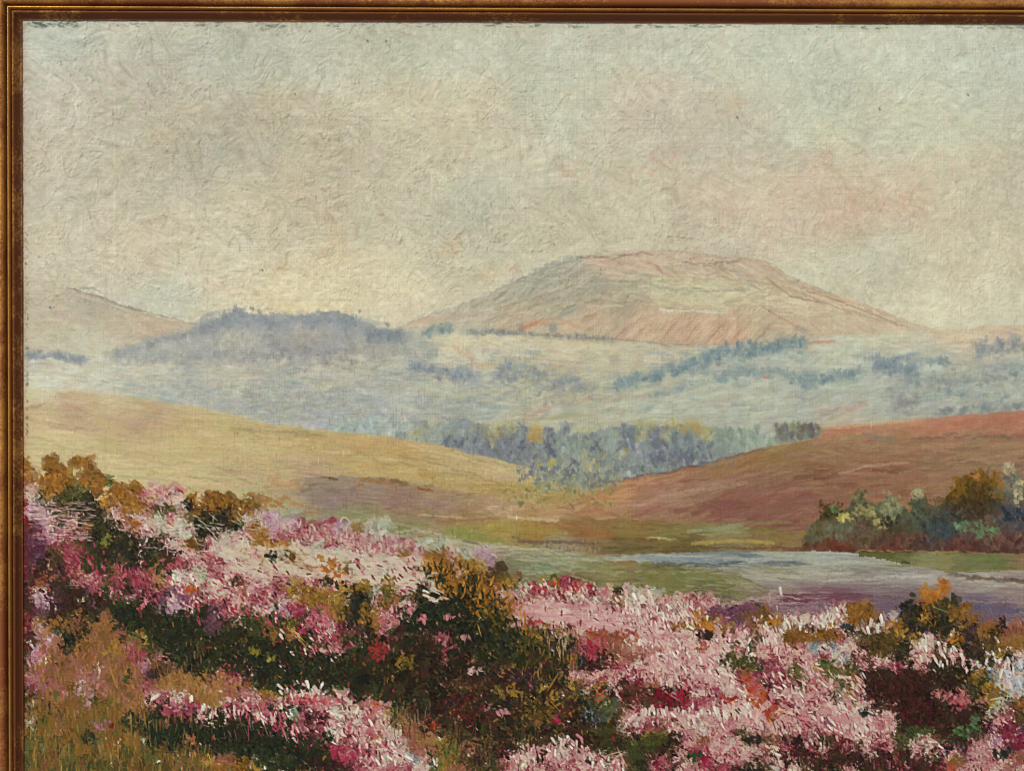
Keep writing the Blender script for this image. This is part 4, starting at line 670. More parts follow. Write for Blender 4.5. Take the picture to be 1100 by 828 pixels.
for a in [(60, 518, 14, 14, 40, OR, 20), (52, 498, 5, 4, 8, OR, 20), (88, 499, 9, 6, 16, OR, 20), (84, 495, 5, 3, 6, OR, 20), (100, 517, 12, 8, 22, OR, 20), (28, 502, 8, 9, 14, OR, 20), (78, 532, 16, 8, 36, [(64, 66, 30), (46, 50, 26), (84, 82, 34)], 20), (95, 546, 14, 8, 26, DG, 20), (124, 588, 22, 18, 70, DG, 20), (150, 600, 14, 8, 20, DG, 20), (115, 580, 5, 5, 8, [(120, 120, 48)], 20),
     (132, 533, 6, 6, 14, OR, 26), (142, 545, 9, 8, 24, OR, 26), (126, 527, 7, 3, 6, OR, 26), (112, 537, 6, 7, 8, [(196, 140, 50)], 26), (175, 547, 9, 6, 18, [(78, 66, 28), (60, 60, 28)], 26), (160, 585, 14, 8, 30, DG, 26),
     (207, 535, 6, 5, 10, OR, 21), (232, 540, 14, 9, 34, OR, 21), (268, 547, 6, 8, 12, OR, 21), (222, 562, 14, 10, 36, DG, 21), (252, 565, 7, 5, 12, DG, 21), (236, 552, 6, 7, 12, DG, 21), (224, 574, 8, 3, 8, DG, 21), (202, 540, 4, 6, 6, DG, 21),
     (206, 583, 6, 4, 10, [(120, 78, 28)], 21), (292, 597, 5, 6, 10, DG, 24), (312, 597, 5, 3, 6, [(84, 66, 30)], 24), (278, 575, 12, 9, 26, [(178, 130, 50), (160, 104, 40)], 24), (296, 585, 12, 5, 16, [(172, 120, 44)], 24), (345, 599, 4, 3, 5, OR, 24), (356, 610, 9, 11, 30, [(180, 100, 30), (164, 88, 26)], 24), (352, 624, 8, 5, 14, DG, 24), (366, 628, 6, 4, 6, [(40, 30, 26)], 24), (336, 640, 22, 10, 50, [(158, 120, 36), (136, 100, 30), (116, 84, 30)], 24), (320, 624, 5, 3, 5, [(140, 120, 44)], 24), (362, 652, 14, 16, 40, [(150, 110, 36), (120, 84, 30)], 24), (312, 632, 9, 3, 6, [(160, 120, 40)], 24), (392, 630, 8, 7, 16, [(128, 100, 34), (150, 112, 34)], 24), (386, 650, 8, 14, 30, [(28, 32, 30), (38, 44, 40)], 24), (393, 660, 7, 14, 18, [(140, 100, 30)], 24), (372, 612, 8, 3, 8, [(110, 96, 60)], 24),
     (418, 626, 8, 8, 16, [(150, 104, 30), (120, 90, 30)], 22), (414, 645, 8, 10, 18, [(90, 76, 34)], 22), (468, 610, 12, 8, 30, [(184, 116, 30), (164, 100, 28)], 22), (460, 600, 6, 5, 8, OR, 22), (482, 626, 12, 10, 34, OR, 22), (460, 612, 5, 5, 10, [(60, 44, 26)], 22), (506, 614, 9, 14, 34, [(154, 112, 32), (120, 84, 28)], 22), (466, 606, 14, 10, 26, [(160, 104, 30), (130, 86, 28)], 22), (494, 604, 3, 8, 8, OR, 22), (522, 630, 10, 12, 22, OR, 22), (545, 648, 9, 9, 16, OR, 22), (478, 600, 3, 7, 6, OR, 22), (507, 622, 5, 8, 12, [(60, 42, 24)], 22), (474, 622, 8, 5, 12, DG, 22), (490, 640, 16, 8, 34, OR+DG, 22), (484, 658, 30, 14, 90, DG, 22), (455, 665, 20, 14, 60, DG, 22), (500, 680, 24, 16, 80, [(26, 28, 22), (34, 34, 24)], 22), (520, 648, 18, 12, 40, OR+[(60, 48, 26)], 22), (535, 665, 16, 12, 40, [(100, 76, 30), (50, 44, 26), (140, 100, 34)], 22), (540, 690, 22, 12, 60, DG+[(90, 64, 30)], 22), (448, 637, 8, 4, 12, [(70, 60, 34), (100, 76, 36)], 22), (437, 660, 10, 8, 20, DG, 22), (575, 690, 18, 22, 60, [(90, 66, 30), (60, 48, 24), (120, 88, 34)], 22), (605, 690, 10, 20, 30, [(84, 56, 28), (110, 80, 30)], 22), (500, 715, 18, 14, 40, [(40, 28, 22), (56, 36, 24)], 22),
     (572, 668, 8, 5, 10, [(150, 40, 44), (140, 70, 40)], HEATH), (1000, 640, 8, 7, 14, [(190, 116, 28), (176, 100, 28)], 23), (992, 634, 5, 6, 10, [(196, 120, 28)], 23), (1012, 632, 6, 10, 20, [(192, 114, 28), (180, 104, 28)], 23), (1012, 624, 3, 5, 4, [(170, 96, 40)], 23), (1010, 655, 16, 10, 44, [(80, 72, 32), (50, 54, 34), (40, 50, 40)], 23), (998, 660, 12, 10, 18, OR, 23), (1022, 647, 6, 7, 14, [(52, 56, 30)], 23), (983, 656, 8, 5, 14, DG, 23), (976, 668, 9, 9, 20, [(54, 50, 36), (70, 60, 40)], 23), (1032, 662, 14, 12, 36, [(148, 102, 34), (130, 88, 34)], 23), (1010, 672, 14, 8, 24, DG, 23), (1028, 685, 9, 8, 18, OR, 23), (1042, 680, 6, 11, 20, [(66, 44, 54)], 23), (1055, 690, 14, 10, 30, [(100, 74, 36), (70, 54, 36)], 23), (965, 672, 12, 8, 16, OR, 23), (1062, 700, 8, 14, 20, [(122, 92, 40), (80, 66, 38)], 23),
     (752, 664, 6, 9, 20, [(186, 116, 28), (172, 100, 26)], 28), (760, 672, 6, 6, 12, [(176, 108, 30)], 28), (756, 680, 8, 4, 12, [(48, 30, 24)], 28), (728, 672, 7, 5, 14, [(150, 100, 34), (120, 80, 30)], 28), (754, 694, 6, 4, 12, [(160, 66, 44)], HEATH), (808, 662, 12, 10, 30, [(124, 88, 40), (110, 76, 44)], 25), (860, 682, 20, 7, 40, [(132, 88, 28), (110, 72, 26)], 25), (890, 682, 16, 6, 34, [(138, 92, 26), (116, 78, 28)], 25), (868, 674, 7, 5, 12, [(84, 58, 50)], 25), (920, 660, 12, 9, 30, [(150, 102, 30), (134, 92, 34)], 25), (908, 672, 7, 4, 10, [(50, 56, 60)], 25), (946, 692, 14, 10, 36, [(96, 74, 32), (60, 48, 28)], 25), (830, 668, 8, 3, 8, [(188, 126, 40)], 25), (895, 670, 7, 3, 8, OR, 25),
     (785, 708, 12, 8, 24, [(70, 66, 32), (56, 52, 30)], 28), (805, 714, 14, 9, 34, [(82, 76, 34), (66, 62, 30)], 28), (790, 696, 6, 8, 10, [(84, 78, 36)], 28), (852, 722, 8, 9, 18, [(88, 82, 38), (70, 62, 34)], 28), (898, 718, 14, 6, 20, [(96, 88, 40)], 28), (918, 712, 9, 8, 18, [(66, 58, 34)], 28), (814, 748, 10, 9, 26, [(180, 80, 34), (168, 66, 32)], EARTH), (830, 765, 8, 7, 16, [(176, 60, 40), (160, 50, 40)], EARTH), (783, 750, 8, 5, 12, [(150, 50, 34)], EARTH),
     (650, 755, 16, 6, 16, [(90, 104, 78), (66, 80, 60)], 27), (640, 768, 14, 7, 14, [(50, 60, 60), (60, 72, 66)], 27), (655, 768, 10, 8, 8, [(76, 92, 66)], 27), (640, 690, 10, 16, 40, [(176, 44, 64), (156, 34, 54), (190, 70, 84)], HEATH), (650, 704, 8, 12, 20, [(54, 26, 26)], EARTH), (624, 712, 6, 8, 14, [(40, 44, 46)], 22),
     (660, 680, 24, 4, 34, [(156, 84, 56), (142, 72, 48)], EARTH), (640, 680, 14, 4, 14, [(160, 84, 44)], EARTH), (690, 697, 20, 4, 26, [(168, 100, 84), (176, 120, 100)], EARTH), (666, 688, 16, 5, 20, [(150, 84, 60)], EARTH), (715, 750, 14, 9, 30, [(150, 24, 44), (120, 20, 34)], HEATH), (735, 752, 8, 9, 14, [(160, 30, 50)], HEATH), (682, 744, 14, 9, 30, [(84, 44, 30), (104, 56, 44)], EARTH), (700, 748, 10, 9, 18, [(90, 60, 36), (130, 40, 50)], EARTH),
     (705, 792, 12, 7, 20, [(90, 84, 28), (110, 96, 34)], UNDER), (690, 800, 14, 7, 20, [(70, 74, 34)], UNDER), (748, 812, 8, 5, 12, [(46, 70, 40)], UNDER), (758, 815, 5, 12, 14, [(150, 30, 60)], HEATH), (810, 793, 10, 4, 16, [(40, 36, 30)], UNDER), (857, 797, 6, 6, 20, [(46, 22, 22)], UNDER), (927, 765, 4, 4, 10, [(40, 50, 46)], UNDER), (895, 745, 8, 4, 10, [(64, 60, 34)], UNDER), (1050, 756, 8, 5, 4, DG, UNDER), (1077, 808, 9, 7, 30, [(46, 44, 40)], UNDER), (1040, 784, 12, 6, 26, [(84, 124, 72), (60, 84, 50)], UNDER), (1018, 804, 6, 4, 12, [(36, 30, 42)], UNDER), (985, 785, 10, 7, 20, [(76, 82, 46)], UNDER), (1030, 753, 16, 9, 30, [(178, 84, 88), (150, 60, 66), (196, 120, 116)], HEATH), (1012, 745, 10, 4, 14, [(196, 120, 120)], HEATH), (1048, 770, 5, 5, 12, [(84, 108, 70)], UNDER),
     (960, 745, 30, 16, 130, [(56, 26, 24), (44, 22, 20), (70, 30, 28)], EARTH), (990, 765, 20, 14, 80, [(60, 24, 26), (46, 22, 22), (84, 30, 34)], EARTH), (975, 728, 30, 8, 50, [(58, 32, 26), (72, 40, 30)], EARTH), (1020, 725, 20, 8, 40, [(36, 30, 24), (50, 38, 26)], UNDER), (1055, 728, 14, 8, 26, [(150, 106, 34), (120, 86, 30), (70, 60, 34)], 23), (1070, 742, 12, 8, 20, [(136, 98, 34)], 23),
     (1090, 790, 14, 14, 50, [(134, 30, 62), (116, 24, 54), (104, 26, 44)], HEATH), (285, 650, 10, 6, 10, [(180, 172, 164)], HEATH), (229, 668, 11, 11, 30, [(104, 62, 78), (90, 52, 66)], HEATH), (194, 640, 13, 9, 20, [(142, 94, 126), (124, 74, 100)], HEATH), (207, 633, 6, 4, 8, [(184, 84, 32)], EARTH), (40, 585, 9, 20, 34, [(92, 56, 84), (80, 46, 70)], HEATH), (60, 600, 10, 8, 20, [(74, 50, 38)], UNDER), (46, 625, 9, 10, 16, [(156, 84, 50)], EARTH), (72, 690, 9, 11, 26, DG, UNDER), (64, 650, 8, 8, 14, [(64, 36, 44)], HEATH), (111, 670, 14, 8, 24, [(160, 108, 56), (150, 98, 50)], EARTH), (62, 668, 8, 6, 10, [(168, 110, 44)], EARTH),
     (140, 663, 16, 12, 50, DG, UNDER), (190, 690, 18, 18, 80, DG, UNDER), (200, 665, 22, 10, 40, DG, UNDER), (122, 702, 6, 12, 16, [(150, 118, 36)], EARTH), (146, 704, 10, 7, 18, [(176, 74, 98), (160, 56, 80)], HEATH), (155, 714, 6, 7, 10, [(168, 110, 132)], HEATH), (230, 735, 26, 14, 90, [(166, 116, 60), (158, 106, 54), (172, 128, 68)], EARTH), (190, 735, 20, 10, 40, [(156, 110, 52), (148, 100, 48)], EARTH), (137, 726, 4, 6, 10, [(66, 62, 30)], UNDER), (94, 790, 6, 6, 20, [(50, 46, 28)], UNDER), (95, 745, 4, 14, 14, [(168, 130, 130)], EARTH), (104, 735, 12, 14, 20, [(160, 104, 96), (170, 120, 110)], EARTH),
     (145, 776, 16, 10, 40, [(54, 50, 30), (44, 54, 40)], UNDER), (175, 790, 16, 10, 44, [(32, 44, 34), (38, 40, 28)], UNDER), (205, 785, 16, 10, 44, DG, UNDER), (195, 760, 18, 8, 40, [(172, 60, 92), (190, 110, 130), (150, 44, 74)], HEATH), (113, 778, 9, 5, 10, [(160, 108, 120)], HEATH), (121, 778, 2, 2, 4, [(110, 24, 50)], HEATH), (205, 794, 5, 4, 8, [(164, 100, 60)], EARTH),
     (260, 795, 40, 14, 130, DG, UNDER), (300, 800, 26, 12, 80, DG, UNDER), (300, 710, 50, 14, 110, DG, UNDER), (280, 695, 30, 10, 50, DG+[(54, 40, 28)], UNDER), (350, 715, 26, 14, 60, DG+[(76, 64, 30)], UNDER), (274, 698, 6, 4, 10, [(132, 120, 40)], UNDER), (291, 706, 4, 4, 6, [(144, 130, 50)], UNDER), (312, 683, 4, 8, 6, [(160, 122, 50)], UNDER), (293, 682, 5, 6, 8, [(140, 96, 40)], UNDER), (347, 658, 12, 10, 24, [(178, 76, 94), (196, 110, 120)], HEATH), (318, 655, 9, 8, 16, [(150, 40, 64)], HEATH), (362, 696, 9, 4, 12, [(190, 112, 112)], HEATH), (406, 697, 10, 10, 40, [(156, 44, 44), (140, 34, 38), (170, 70, 60)], HEATH), (436, 710, 10, 8, 24, [(140, 108, 34), (120, 88, 30)], UNDER), (440, 655, 4, 4, 6, [(196, 120, 124)], HEATH), (456, 662, 5, 5, 10, [(190, 110, 114)], HEATH), (486, 662, 9, 3, 8, [(206, 130, 130)], HEATH), (478, 685, 10, 6, 14, [(160, 70, 80), (190, 130, 130)], HEATH), (500, 684, 5, 3, 7, [(190, 140, 136)], HEATH), (500, 738, 22, 10, 40, [(120, 70, 36), (100, 60, 34), (80, 30, 28)], UNDER), (495, 755, 26, 12, 60, [(84, 26, 28), (60, 22, 22), (110, 40, 40)], UNDER), (510, 770, 20, 8, 30, [(110, 40, 36), (90, 34, 30)], UNDER), (470, 730, 10, 26, 60, [(46, 28, 22), (36, 26, 20)], UNDER), (510, 720, 12, 3, 10, [(206, 170, 160)], HEATH), (540, 765, 6, 3, 8, [(206, 140, 144)], HEATH), (560, 725, 20, 8, 30, [(76, 36, 50), (60, 30, 34)], UNDER), (545, 742, 16, 6, 20, [(150, 118, 40)], UNDER), (575, 765, 24, 12, 50, [(116, 76, 30), (90, 60, 28), (140, 96, 32)], UNDER), (595, 755, 9, 14, 14, [(150, 110, 34)], UNDER), (500, 800, 24, 12, 60, [(60, 34, 24), (96, 66, 40), (130, 96, 56)], UNDER), (478, 808, 14, 12, 30, [(84, 92, 34), (120, 100, 44)], UNDER), (460, 800, 10, 14, 24, [(160, 104, 80), (150, 96, 70)], EARTH), (545, 800, 14, 14, 40, [(60, 36, 24), (40, 32, 22)], UNDER), (598, 772, 4, 3, 6, [(176, 30, 74)], HEATH), (340, 752, 24, 5, 36, [(190, 76, 84), (204, 120, 118), (170, 50, 66)], HEATH), (370, 808, 16, 8, 40, [(176, 44, 76), (160, 36, 66), (196, 90, 110)], HEATH), (312, 762, 10, 4, 16, DG, UNDER), (317, 765, 3, 7, 6, [(120, 150, 120)], UNDER), (340, 770, 12, 8, 30, [(90, 30, 36), (60, 28, 26)], UNDER), (345, 822, 20, 6, 30, [(60, 26, 34)], UNDER), (352, 790, 5, 5, 8, DG, UNDER)]:
    clump(*a)
for i in range(150):
    k = random.random(); x = 455+k*110+random.gauss(0, 3); y = 606+k*k*62+random.gauss(0, 9)
    S(x, y, random.uniform(5, 12), random.uniform(1.6, 3.4), random.choice([-100, -70, -80, -110, -55])+random.gauss(0, 14), random.choice([(170, 108, 32), (146, 92, 28), (120, 80, 28), (52, 46, 26), (36, 38, 24), (180, 122, 40)]), 22, al=.9, h=1, wet=.05)
# thin grass blades and whip-like scratches
def blades(box, n, cols, L=(8, 22), W=(1.1, 2.), d=90, aj=8, oid=None, al=.7):
    for i in range(n):
        S(random.uniform(box[0], box[2]), random.uniform(box[1], box[3]), random.uniform(*L), random.uniform(*W), d+random.gauss(0, aj), np.array(random.choice(cols))+rng.normal(0, 7), oid, al=al, h=.7, wet=.05, bend=random.gauss(0, .15))
blades((26, 770, 230, 900), 420, [(96, 100, 40), (70, 80, 36), (160, 128, 44), (60, 66, 34), (180, 146, 60), (110, 90, 40)], oid=GRASS)
blades((26, 690, 230, 780), 260, [(150, 106, 40), (120, 84, 40), (166, 122, 60), (160, 100, 84), (90, 70, 34)], oid=EARTH, L=(6, 16))
blades((475, 780, 580, 900), 170, [(120, 84, 44), (60, 34, 24), (150, 116, 60), (96, 104, 36), (44, 26, 20)], oid=UNDER); blades((470, 795, 490, 840), 20, [(92, 110, 34), (110, 120, 44)], oid=UNDER)
blades((555, 670, 625, 730), 140, [(150, 112, 40), (70, 50, 24), (176, 148, 70), (110, 78, 30), (120, 50, 34)], oid=22, L=(6, 16)); blades((588, 678, 612, 702), 18, [(190, 176, 140)], oid=22, L=(8, 18))
blades((640, 690, 760, 750), 60, [(120, 30, 44), (84, 34, 30), (206, 176, 166)], oid=HEATH, L=(5, 12)); blades((820, 775, 960, 900), 240, [(46, 34, 24), (36, 26, 20), (150, 60, 74), (196, 150, 144), (80, 30, 34)], oid=HEATH, L=(6, 16), d=80)
blades((420, 755, 470, 790), 40, [(150, 112, 80), (60, 44, 30), (120, 84, 60)], oid=UNDER); blades((240, 760, 320, 790), 30, [(196, 150, 150), (40, 36, 24), (176, 80, 100)], oid=HEATH, d=75)
for p, c, w in [([(316, 676), (324, 686), (328, 696)], (176, 140, 64), 2), ([(514, 672), (516, 680)], (190, 160, 60), 2.5), ([(120, 720), (124, 735)], (160, 120, 50), 3), ([(590, 738), (598, 725)], (186, 146, 40), 2), ([(590, 752), (600, 760)], (180, 140, 40), 2), ([(715, 742), (730, 752)], (206, 150, 140), 1.5), ([(1066, 750), (1076, 748), (1082, 760)], (190, 176, 150), 2), ([(650, 812), (665, 806), (672, 820)], (200, 170, 140), 2), ([(1005, 652), (1016, 656)], (150, 150, 60), 2), ([(1030, 668), (1036, 672)], (180, 160, 140), 1.5)]:
    pl(p, w, c, None, al=.9, step=8)
# dry-brush lights dragged over the weave at the left
for i in range(230):
    x = random.uniform(34, 100); y = random.uniform(538, 580)
    S(x, y, random.uniform(5, 14), 1.6, random.gauss(3, 6), random.choice([(190, 156, 152), (206, 184, 166), (176, 130, 140), (60, 40, 36)]), HEATH, al=.7, h=.6, wet=0)
for i in range(100):
    S(random.uniform(150, 280), random.uniform(553, 595), random.uniform(5, 14), 1.8, random.gauss(25, 30), random.choice([(206, 196, 176), (200, 176, 170), (178, 184, 164), (160, 172, 152)]), HEATH, al=.75, h=.9, wet=0)
sm = soften(C, 1); sh = .25+.55*fg
C += (C-sm)*sh[..., None]
cm_ = (ID == CLUMP)[..., None]; C[:] = np.where(cm_, np.array([80, 76, 58])+(C-np.array([86, 80, 64]))*1.35, C)
satd = {RUSSET: .8, MOUNT: .78, LHILL: .74, LAKE: .75, MEADOW: .8, VALLEY: .9, FAR: 1.05, RIDGE: 1.1, FARWOOD: 1.15, FIELD: .92, SKY: .95, MARSH: .9, CLUMP: .9}
SM = np.ones((PH, PW), np.float32)
for k_, v_ in satd.items(): SM[ID == k_] = v_
lum = (C*np.array([.3, .59, .11])).sum(2)[..., None]; C[:] = lum+(C-lum)*SM[..., None]
C *= np.where(ID == RUSSET, 1.02, np.where(ID == SKY, 1.02, 1.))[..., None]; C[:] = np.where((ID == CLUMP)[..., None], C*(1.0, .96, .84), np.where((ID == VALLEY)[..., None], C*(1.03, 1.05, .98)+2, C))
C[:] = np.where((ID == RIDGE)[..., None], C*.84+28, C); C[:] = np.where(((ID == MOUNT) | (ID == LHILL))[..., None], C*(1.0, 1.015, .97)+2, C)
bm_ = ((ID == 22) | (ID == UNDER))[..., None] & (C.sum(2) < 230)[..., None]; C[:] = np.where(bm_, C*(.86, .98, .92), C)
# threads of the linen break the touches into short dashes
for i in range(15000):
    if i % 2: x = rng.uniform(26, 1300); y = rng.uniform(330, 620)
    elif i % 4: x = rng.uniform(250, 580); y = rng.uniform(375, 580)
    else: x = rng.uniform(26, 1300); y = rng.uniform(24, 940)
    x = round(x/3.)*3.; y = round(y/3.)*3.; v_ = C[int(y), int(x)]; sg = rng.choice([-1, 1, -1])
    stroke(x, y, rng.uniform(3, 8), 1.2, 0. if rng.random() < .5 else math.pi/2, v_*(1+sg*.17), .6, 0., None, .5+.4*sg, 0, 0, 0)
# tone: the old varnish is warm and calms every pigment
lum = (C*np.array([.3, .59, .11])).sum(2)[..., None]
C[:] = lum+(C-lum)*(.88+.05*fg[..., None]); C *= np.array([.985, .978, .955])+np.array([.015, .0, .0])*fg[..., None]
# ridges and creases of the stiff sky paint
skyw = (np.clip((350-YY)/40, .25, 1)*(1-fg)*(1-.3*np.clip((XX-500)/300, 0, 1))).astype(np.float32)
TT = rng.random((256, 256)).astype(np.float32)
def tex(u, v):
    ui = np.floor(u).astype(int); vi = np.floor(v).astype(int); fu = u-ui; fv = v-vi; fu = fu*fu*(3-2*fu); fv = fv*fv*(3-2*fv)
    a = TT[vi & 255, ui & 255]; b = TT[vi & 255, (ui+1) & 255]; c = TT[(vi+1) & 255, ui & 255]; d = TT[(vi+1) & 255, (ui+1) & 255]
    return (a*(1-fu)+b*fu)*(1-fv)+(c*(1-fu)+d*fu)*fv
wxx = XX+(noise(40)-.5)*46; wyy = YY+(noise(40)-.5)*46; gsel = noise(34); tot = 0
for k_, an_ in enumerate((.62, .85, .45, .95, .1)):
    c_, s_ = math.cos(an_), math.sin(an_); wgt = np.clip(1-np.abs(gsel*5.4-.4-k_)*1.1, 0, 1)
    if k_ < 2: wgt = np.maximum(wgt, np.clip(1-np.abs(noise(50)*3-1.5-k_*.7), 0, 1)*.7)
    t_ = tex((wxx*c_+wyy*s_)/19., (wyy*c_-wxx*s_)/2.3+k_*37)-.5
    HT += t_*wgt*1.0*skyw; C += (t_*wgt*skyw*7)[..., None]; C -= (np.clip(-t_-.30, 0, 1)*wgt*skyw*70)[..., None]
for sc_, wd in ((12, .014), (9, .016), (17, .010), (7, .016)):
    b = noise(sc_, sc_*.8); b = take(b, (noise(sc_*2.2)-.5)*sc_*2.4, (noise(sc_*2.2)-.5)*sc_*2.4)
    rd = np.exp(-((b-.5)/wd)**2)*np.clip((noise(26)-.42)*4, 0, 1)*skyw
    HT -= rd*.55; C -= (rd*11)[..., None]
    HT += take(rd, 1.5, 1.5)*.5
# ------------------------------------------------------------------ age: cracks, rubbed edges, weave; painted frame shade
for x, y, n, a, t in [(775, 140, 14, .1, .25), (540, 137, 12, .1, .2), (905, 130, 9, .6, .1), (930, 140, 10, -.25, .1), (963, 88, 9, .5, .15), (975, 70, 9, .5, .1), (925, 98, 9, .45, .1), (966, 38, 6, 1.1, .1), (975, 44, 5, 1.1, .1), (315, 100, 4, -.7, .1), (865, 35, 5, 1.6, .1), (1010, 88, 9, .2, .3), (1070, 55, 7, .3, .2), (1055, 45, 8, 1.57, .05), (1068, 52, 8, 1.57, .05), (860, 150, 10, -.5, .15), (880, 145, 4, 1.57, .1), (150, 30, 8, .9, .2), (110, 240, 16, .45, .1), (60, 250, 18, .4, .12), (260, 288, 18, .02, .03), (340, 312, 10, 0, .02), (300, 322, 20, .02, .02), (330, 275, 14, .0, .04), (390, 297, 10, 0, .03), (300, 210, 8, .9, .2), (320, 240, 9, .9, .2), (660, 255, 12, .02, .05), (700, 222, 5, 1.1, .1), (765, 230, 7, .9, .2), (820, 240, 4, .4, .2), (575, 225, 10, .3, .2), (615, 195, 10, .4, .3), (640, 200, 8, -.2, .3)]:
    crack(x, y, n, a, t, al=.6)
for i in range(430):
    x = random.uniform(28, 1320); y = random.uniform(26, 345)**1.0
    if random.random() < .4: a = random.choice([0, 1.57])+random.gauss(0, .06); t = .06
    else: a = random.gauss(.8, .5); t = .22
    crack(x, y, random.randint(2, 7), a, t, col=random.choice([(150, 142, 122), (160, 138, 118), (140, 138, 124)]), w=.9, al=.42, st=3.2)
for i in range(260):
    x = random.uniform(28, 1320); y = random.uniform(350, 640); crack(x, y, random.randint(2, 6), random.gauss(0, .2) if random.random() < .7 else 1.57, .1, col=(100, 88, 74), w=.9, al=.35, st=3.2)
for x, y in [(415, 44), (317, 101), (792, 126), (945, 117), (1040, 102), (282, 290), (395, 44), (54, 330), (28, 283)]: S(x, y, 3.4, 2.4, 60, (84, 78, 60), al=.9, h=0)
# dark touches along the top edge, worn specks at the left
for i in range(420):
    x = random.uniform(26, 1325)
    if abs(math.sin(x*.021)+math.sin(x*.057+2)) < .9 or x < 85: S(x, 26+x*.0032+random.gauss(0, 1.3), random.uniform(3, 10), random.uniform(.9, 1.9), random.gauss(0, 9), (66, 74, 66), SKY, al=random.uniform(.5, .95), dry=.25, h=0, wet=.1)
for i in range(40): S(random.uniform(30, 85), random.uniform(23, 29), random.uniform(3, 9), 2, random.gauss(10, 25), (74, 80, 64), SKY, al=.7, dry=.3, h=0)
for i in range(60): S(29+random.gauss(0, .8), random.uniform(250, 470), random.uniform(2, 6), 1.5, 90+random.gauss(0, 10), (70, 58, 48), None, al=.8, dry=.2, h=0)
rim = np.exp(-np.clip(XX-24, 0, 99)/3.2)[..., None]
C[:] = C*(1-rim*.45)+np.array([150, 104, 84])*rim*.45*np.clip(C/170, .25, 1)  # frame's reddish reflection and shade painted into the left edge
rows = np.zeros((PH, 1), np.float32)+rng.normal(0, 1, (PH, 1)); cols_ = rng.normal(0, 1, (1, PW))
wr = (rows*np.clip(noise(16, 5)-.5, 0, 1)*1.8).astype(np.float32); wc = (cols_*np.clip(noise(5, 14)-.5, 0, 1)*1.8).astype(np.float32)
weave = wr+wc
per = .25*np.sin(XX*2*math.pi/3.05+noise(60)*4)+.25*np.sin(YY*2*math.pi/3.05+noise(60)*4)
lowc = np.clip(fbm(70)*1.8-.55, .1, 1)
HT += (weave*.30+per*.6*lowc)*.55
C += ((weave*4.2+per*9*lowc)[..., None])*(C/190)
C += rng.normal(0, 2.2, C.shape)*(C/200+.2)
grain = (noise(1.6)-.5)*.18; HT += grain
C = np.clip(C, 4, 245)
# ------------------------------------------------------------------ tidy the passages (majority vote in a 7 x 7 window)
def blur(a, r):
    p = np.pad(a, ((r+1, r), (r+1, r)), mode='edge').cumsum(0).cumsum(1)
    k = 2*r+1
    return (p[k:, k:]-p[:-k, k:]-p[k:, :-k]+p[:-k, :-k])
ids = [int(i) for i in np.unique(ID)]
best = np.zeros((PH, PW), np.float32)-1; NID = ID.copy()
for i in ids:
    s = blur((ID == i).astype(np.float32), 4); mm = s > best; best[mm] = s[mm]; NID[mm] = i
ID = NID
from collections import deque
lab = np.full(PH*PW, -1, np.int32); fl = ID.ravel().copy(); comps = []; flist = fl.tolist(); labl = [-1]*(PH*PW)
for s0 in range(PH*PW):
    if labl[s0] >= 0: continue
    v = flist[s0]; n_ = len(comps); st_ = [s0]; labl[s0] = n_; mem = []; nb = {}
    while st_:
        p_ = st_.pop(); mem.append(p_); px_ = p_ % PW
        for q_ in ((p_-1) if px_ else -1, (p_+1) if px_ < PW-1 else -1, p_-PW, p_+PW):
            if 0 <= q_ < PH*PW:
                if flist[q_] == v:
                    if labl[q_] < 0: labl[q_] = n_; st_.append(q_)
                else: nb[flist[q_]] = nb.get(flist[q_], 0)+1
    if len(mem) < 700 and nb:            # a crumb joins what surrounds it
        t_ = max(nb, key=nb.get)
        for p_ in mem: flist[p_] = t_
    comps.append(len(mem))
ID = np.array(flist, np.int16).reshape(PH, PW)
# number the separate patches of every passage
CM = np.full(PH*PW, -1, np.int32); labl = [-1]*(PH*PW); patches = []
for s0 in range(PH*PW):
    if labl[s0] >= 0: continue
    v = flist[s0]; n_ = len(patches); st_ = [s0]; labl[s0] = n_; c_ = 0
    while st_:
        p_ = st_.pop(); c_ += 1; px_ = p_ % PW
        for q_ in ((p_-1) if px_ else -1, (p_+1) if px_ < PW-1 else -1, p_-PW, p_+PW):
            if 0 <= q_ < PH*PW and labl[q_] < 0 and flist[q_] == v: labl[q_] = n_; st_.append(q_)
    patches.append((v, c_))
CM = np.array(labl, np.int32).reshape(PH, PW)
# ================================================================== scene
sc = bpy.context.scene
col = sc.collection
def link(o, parent=None):
    col.objects.link(o)
    if parent: o.parent = parent
    return o
def P3(px, py, d=0.):       # marks -> metres on the wall plane, d metres towards the viewer
    return (px*K, -d, (1000-py)*K)
def newmat(name):
    m = bpy.data.materials.new(name); m.use_nodes = True; nt = m.node_tree
    return m, nt, nt.nodes['Principled BSDF']
# ---- paint material
pm, nt, bs = newmat('oil_paint')
at = nt.nodes.new('ShaderNodeAttribute'); at.attribute_name = 'pigment'
tc = nt.nodes.new('ShaderNodeTexCoord')
nz = nt.nodes.new('ShaderNodeTexNoise'); nz.inputs['Scale'].default_value = 1100; nz.inputs['Detail'].default_value = 3
bp = nt.nodes.new('ShaderNodeBump'); bp.inputs['Strength'].default_value = .35; bp.inputs['Distance'].default_value = .0001
nt.links.new(tc.outputs['Object'], nz.inputs['Vector']); nt.links.new(nz.outputs['Fac'], bp.inputs['Height'])
nt.links.new(at.outputs['Color'], bs.inputs['Base Color']); nt.links.new(bp.outputs['Normal'], bs.inputs['Normal'])
bs.inputs['Roughness'].default_value = .5; bs.inputs['Specular IOR Level'].default_value = .1
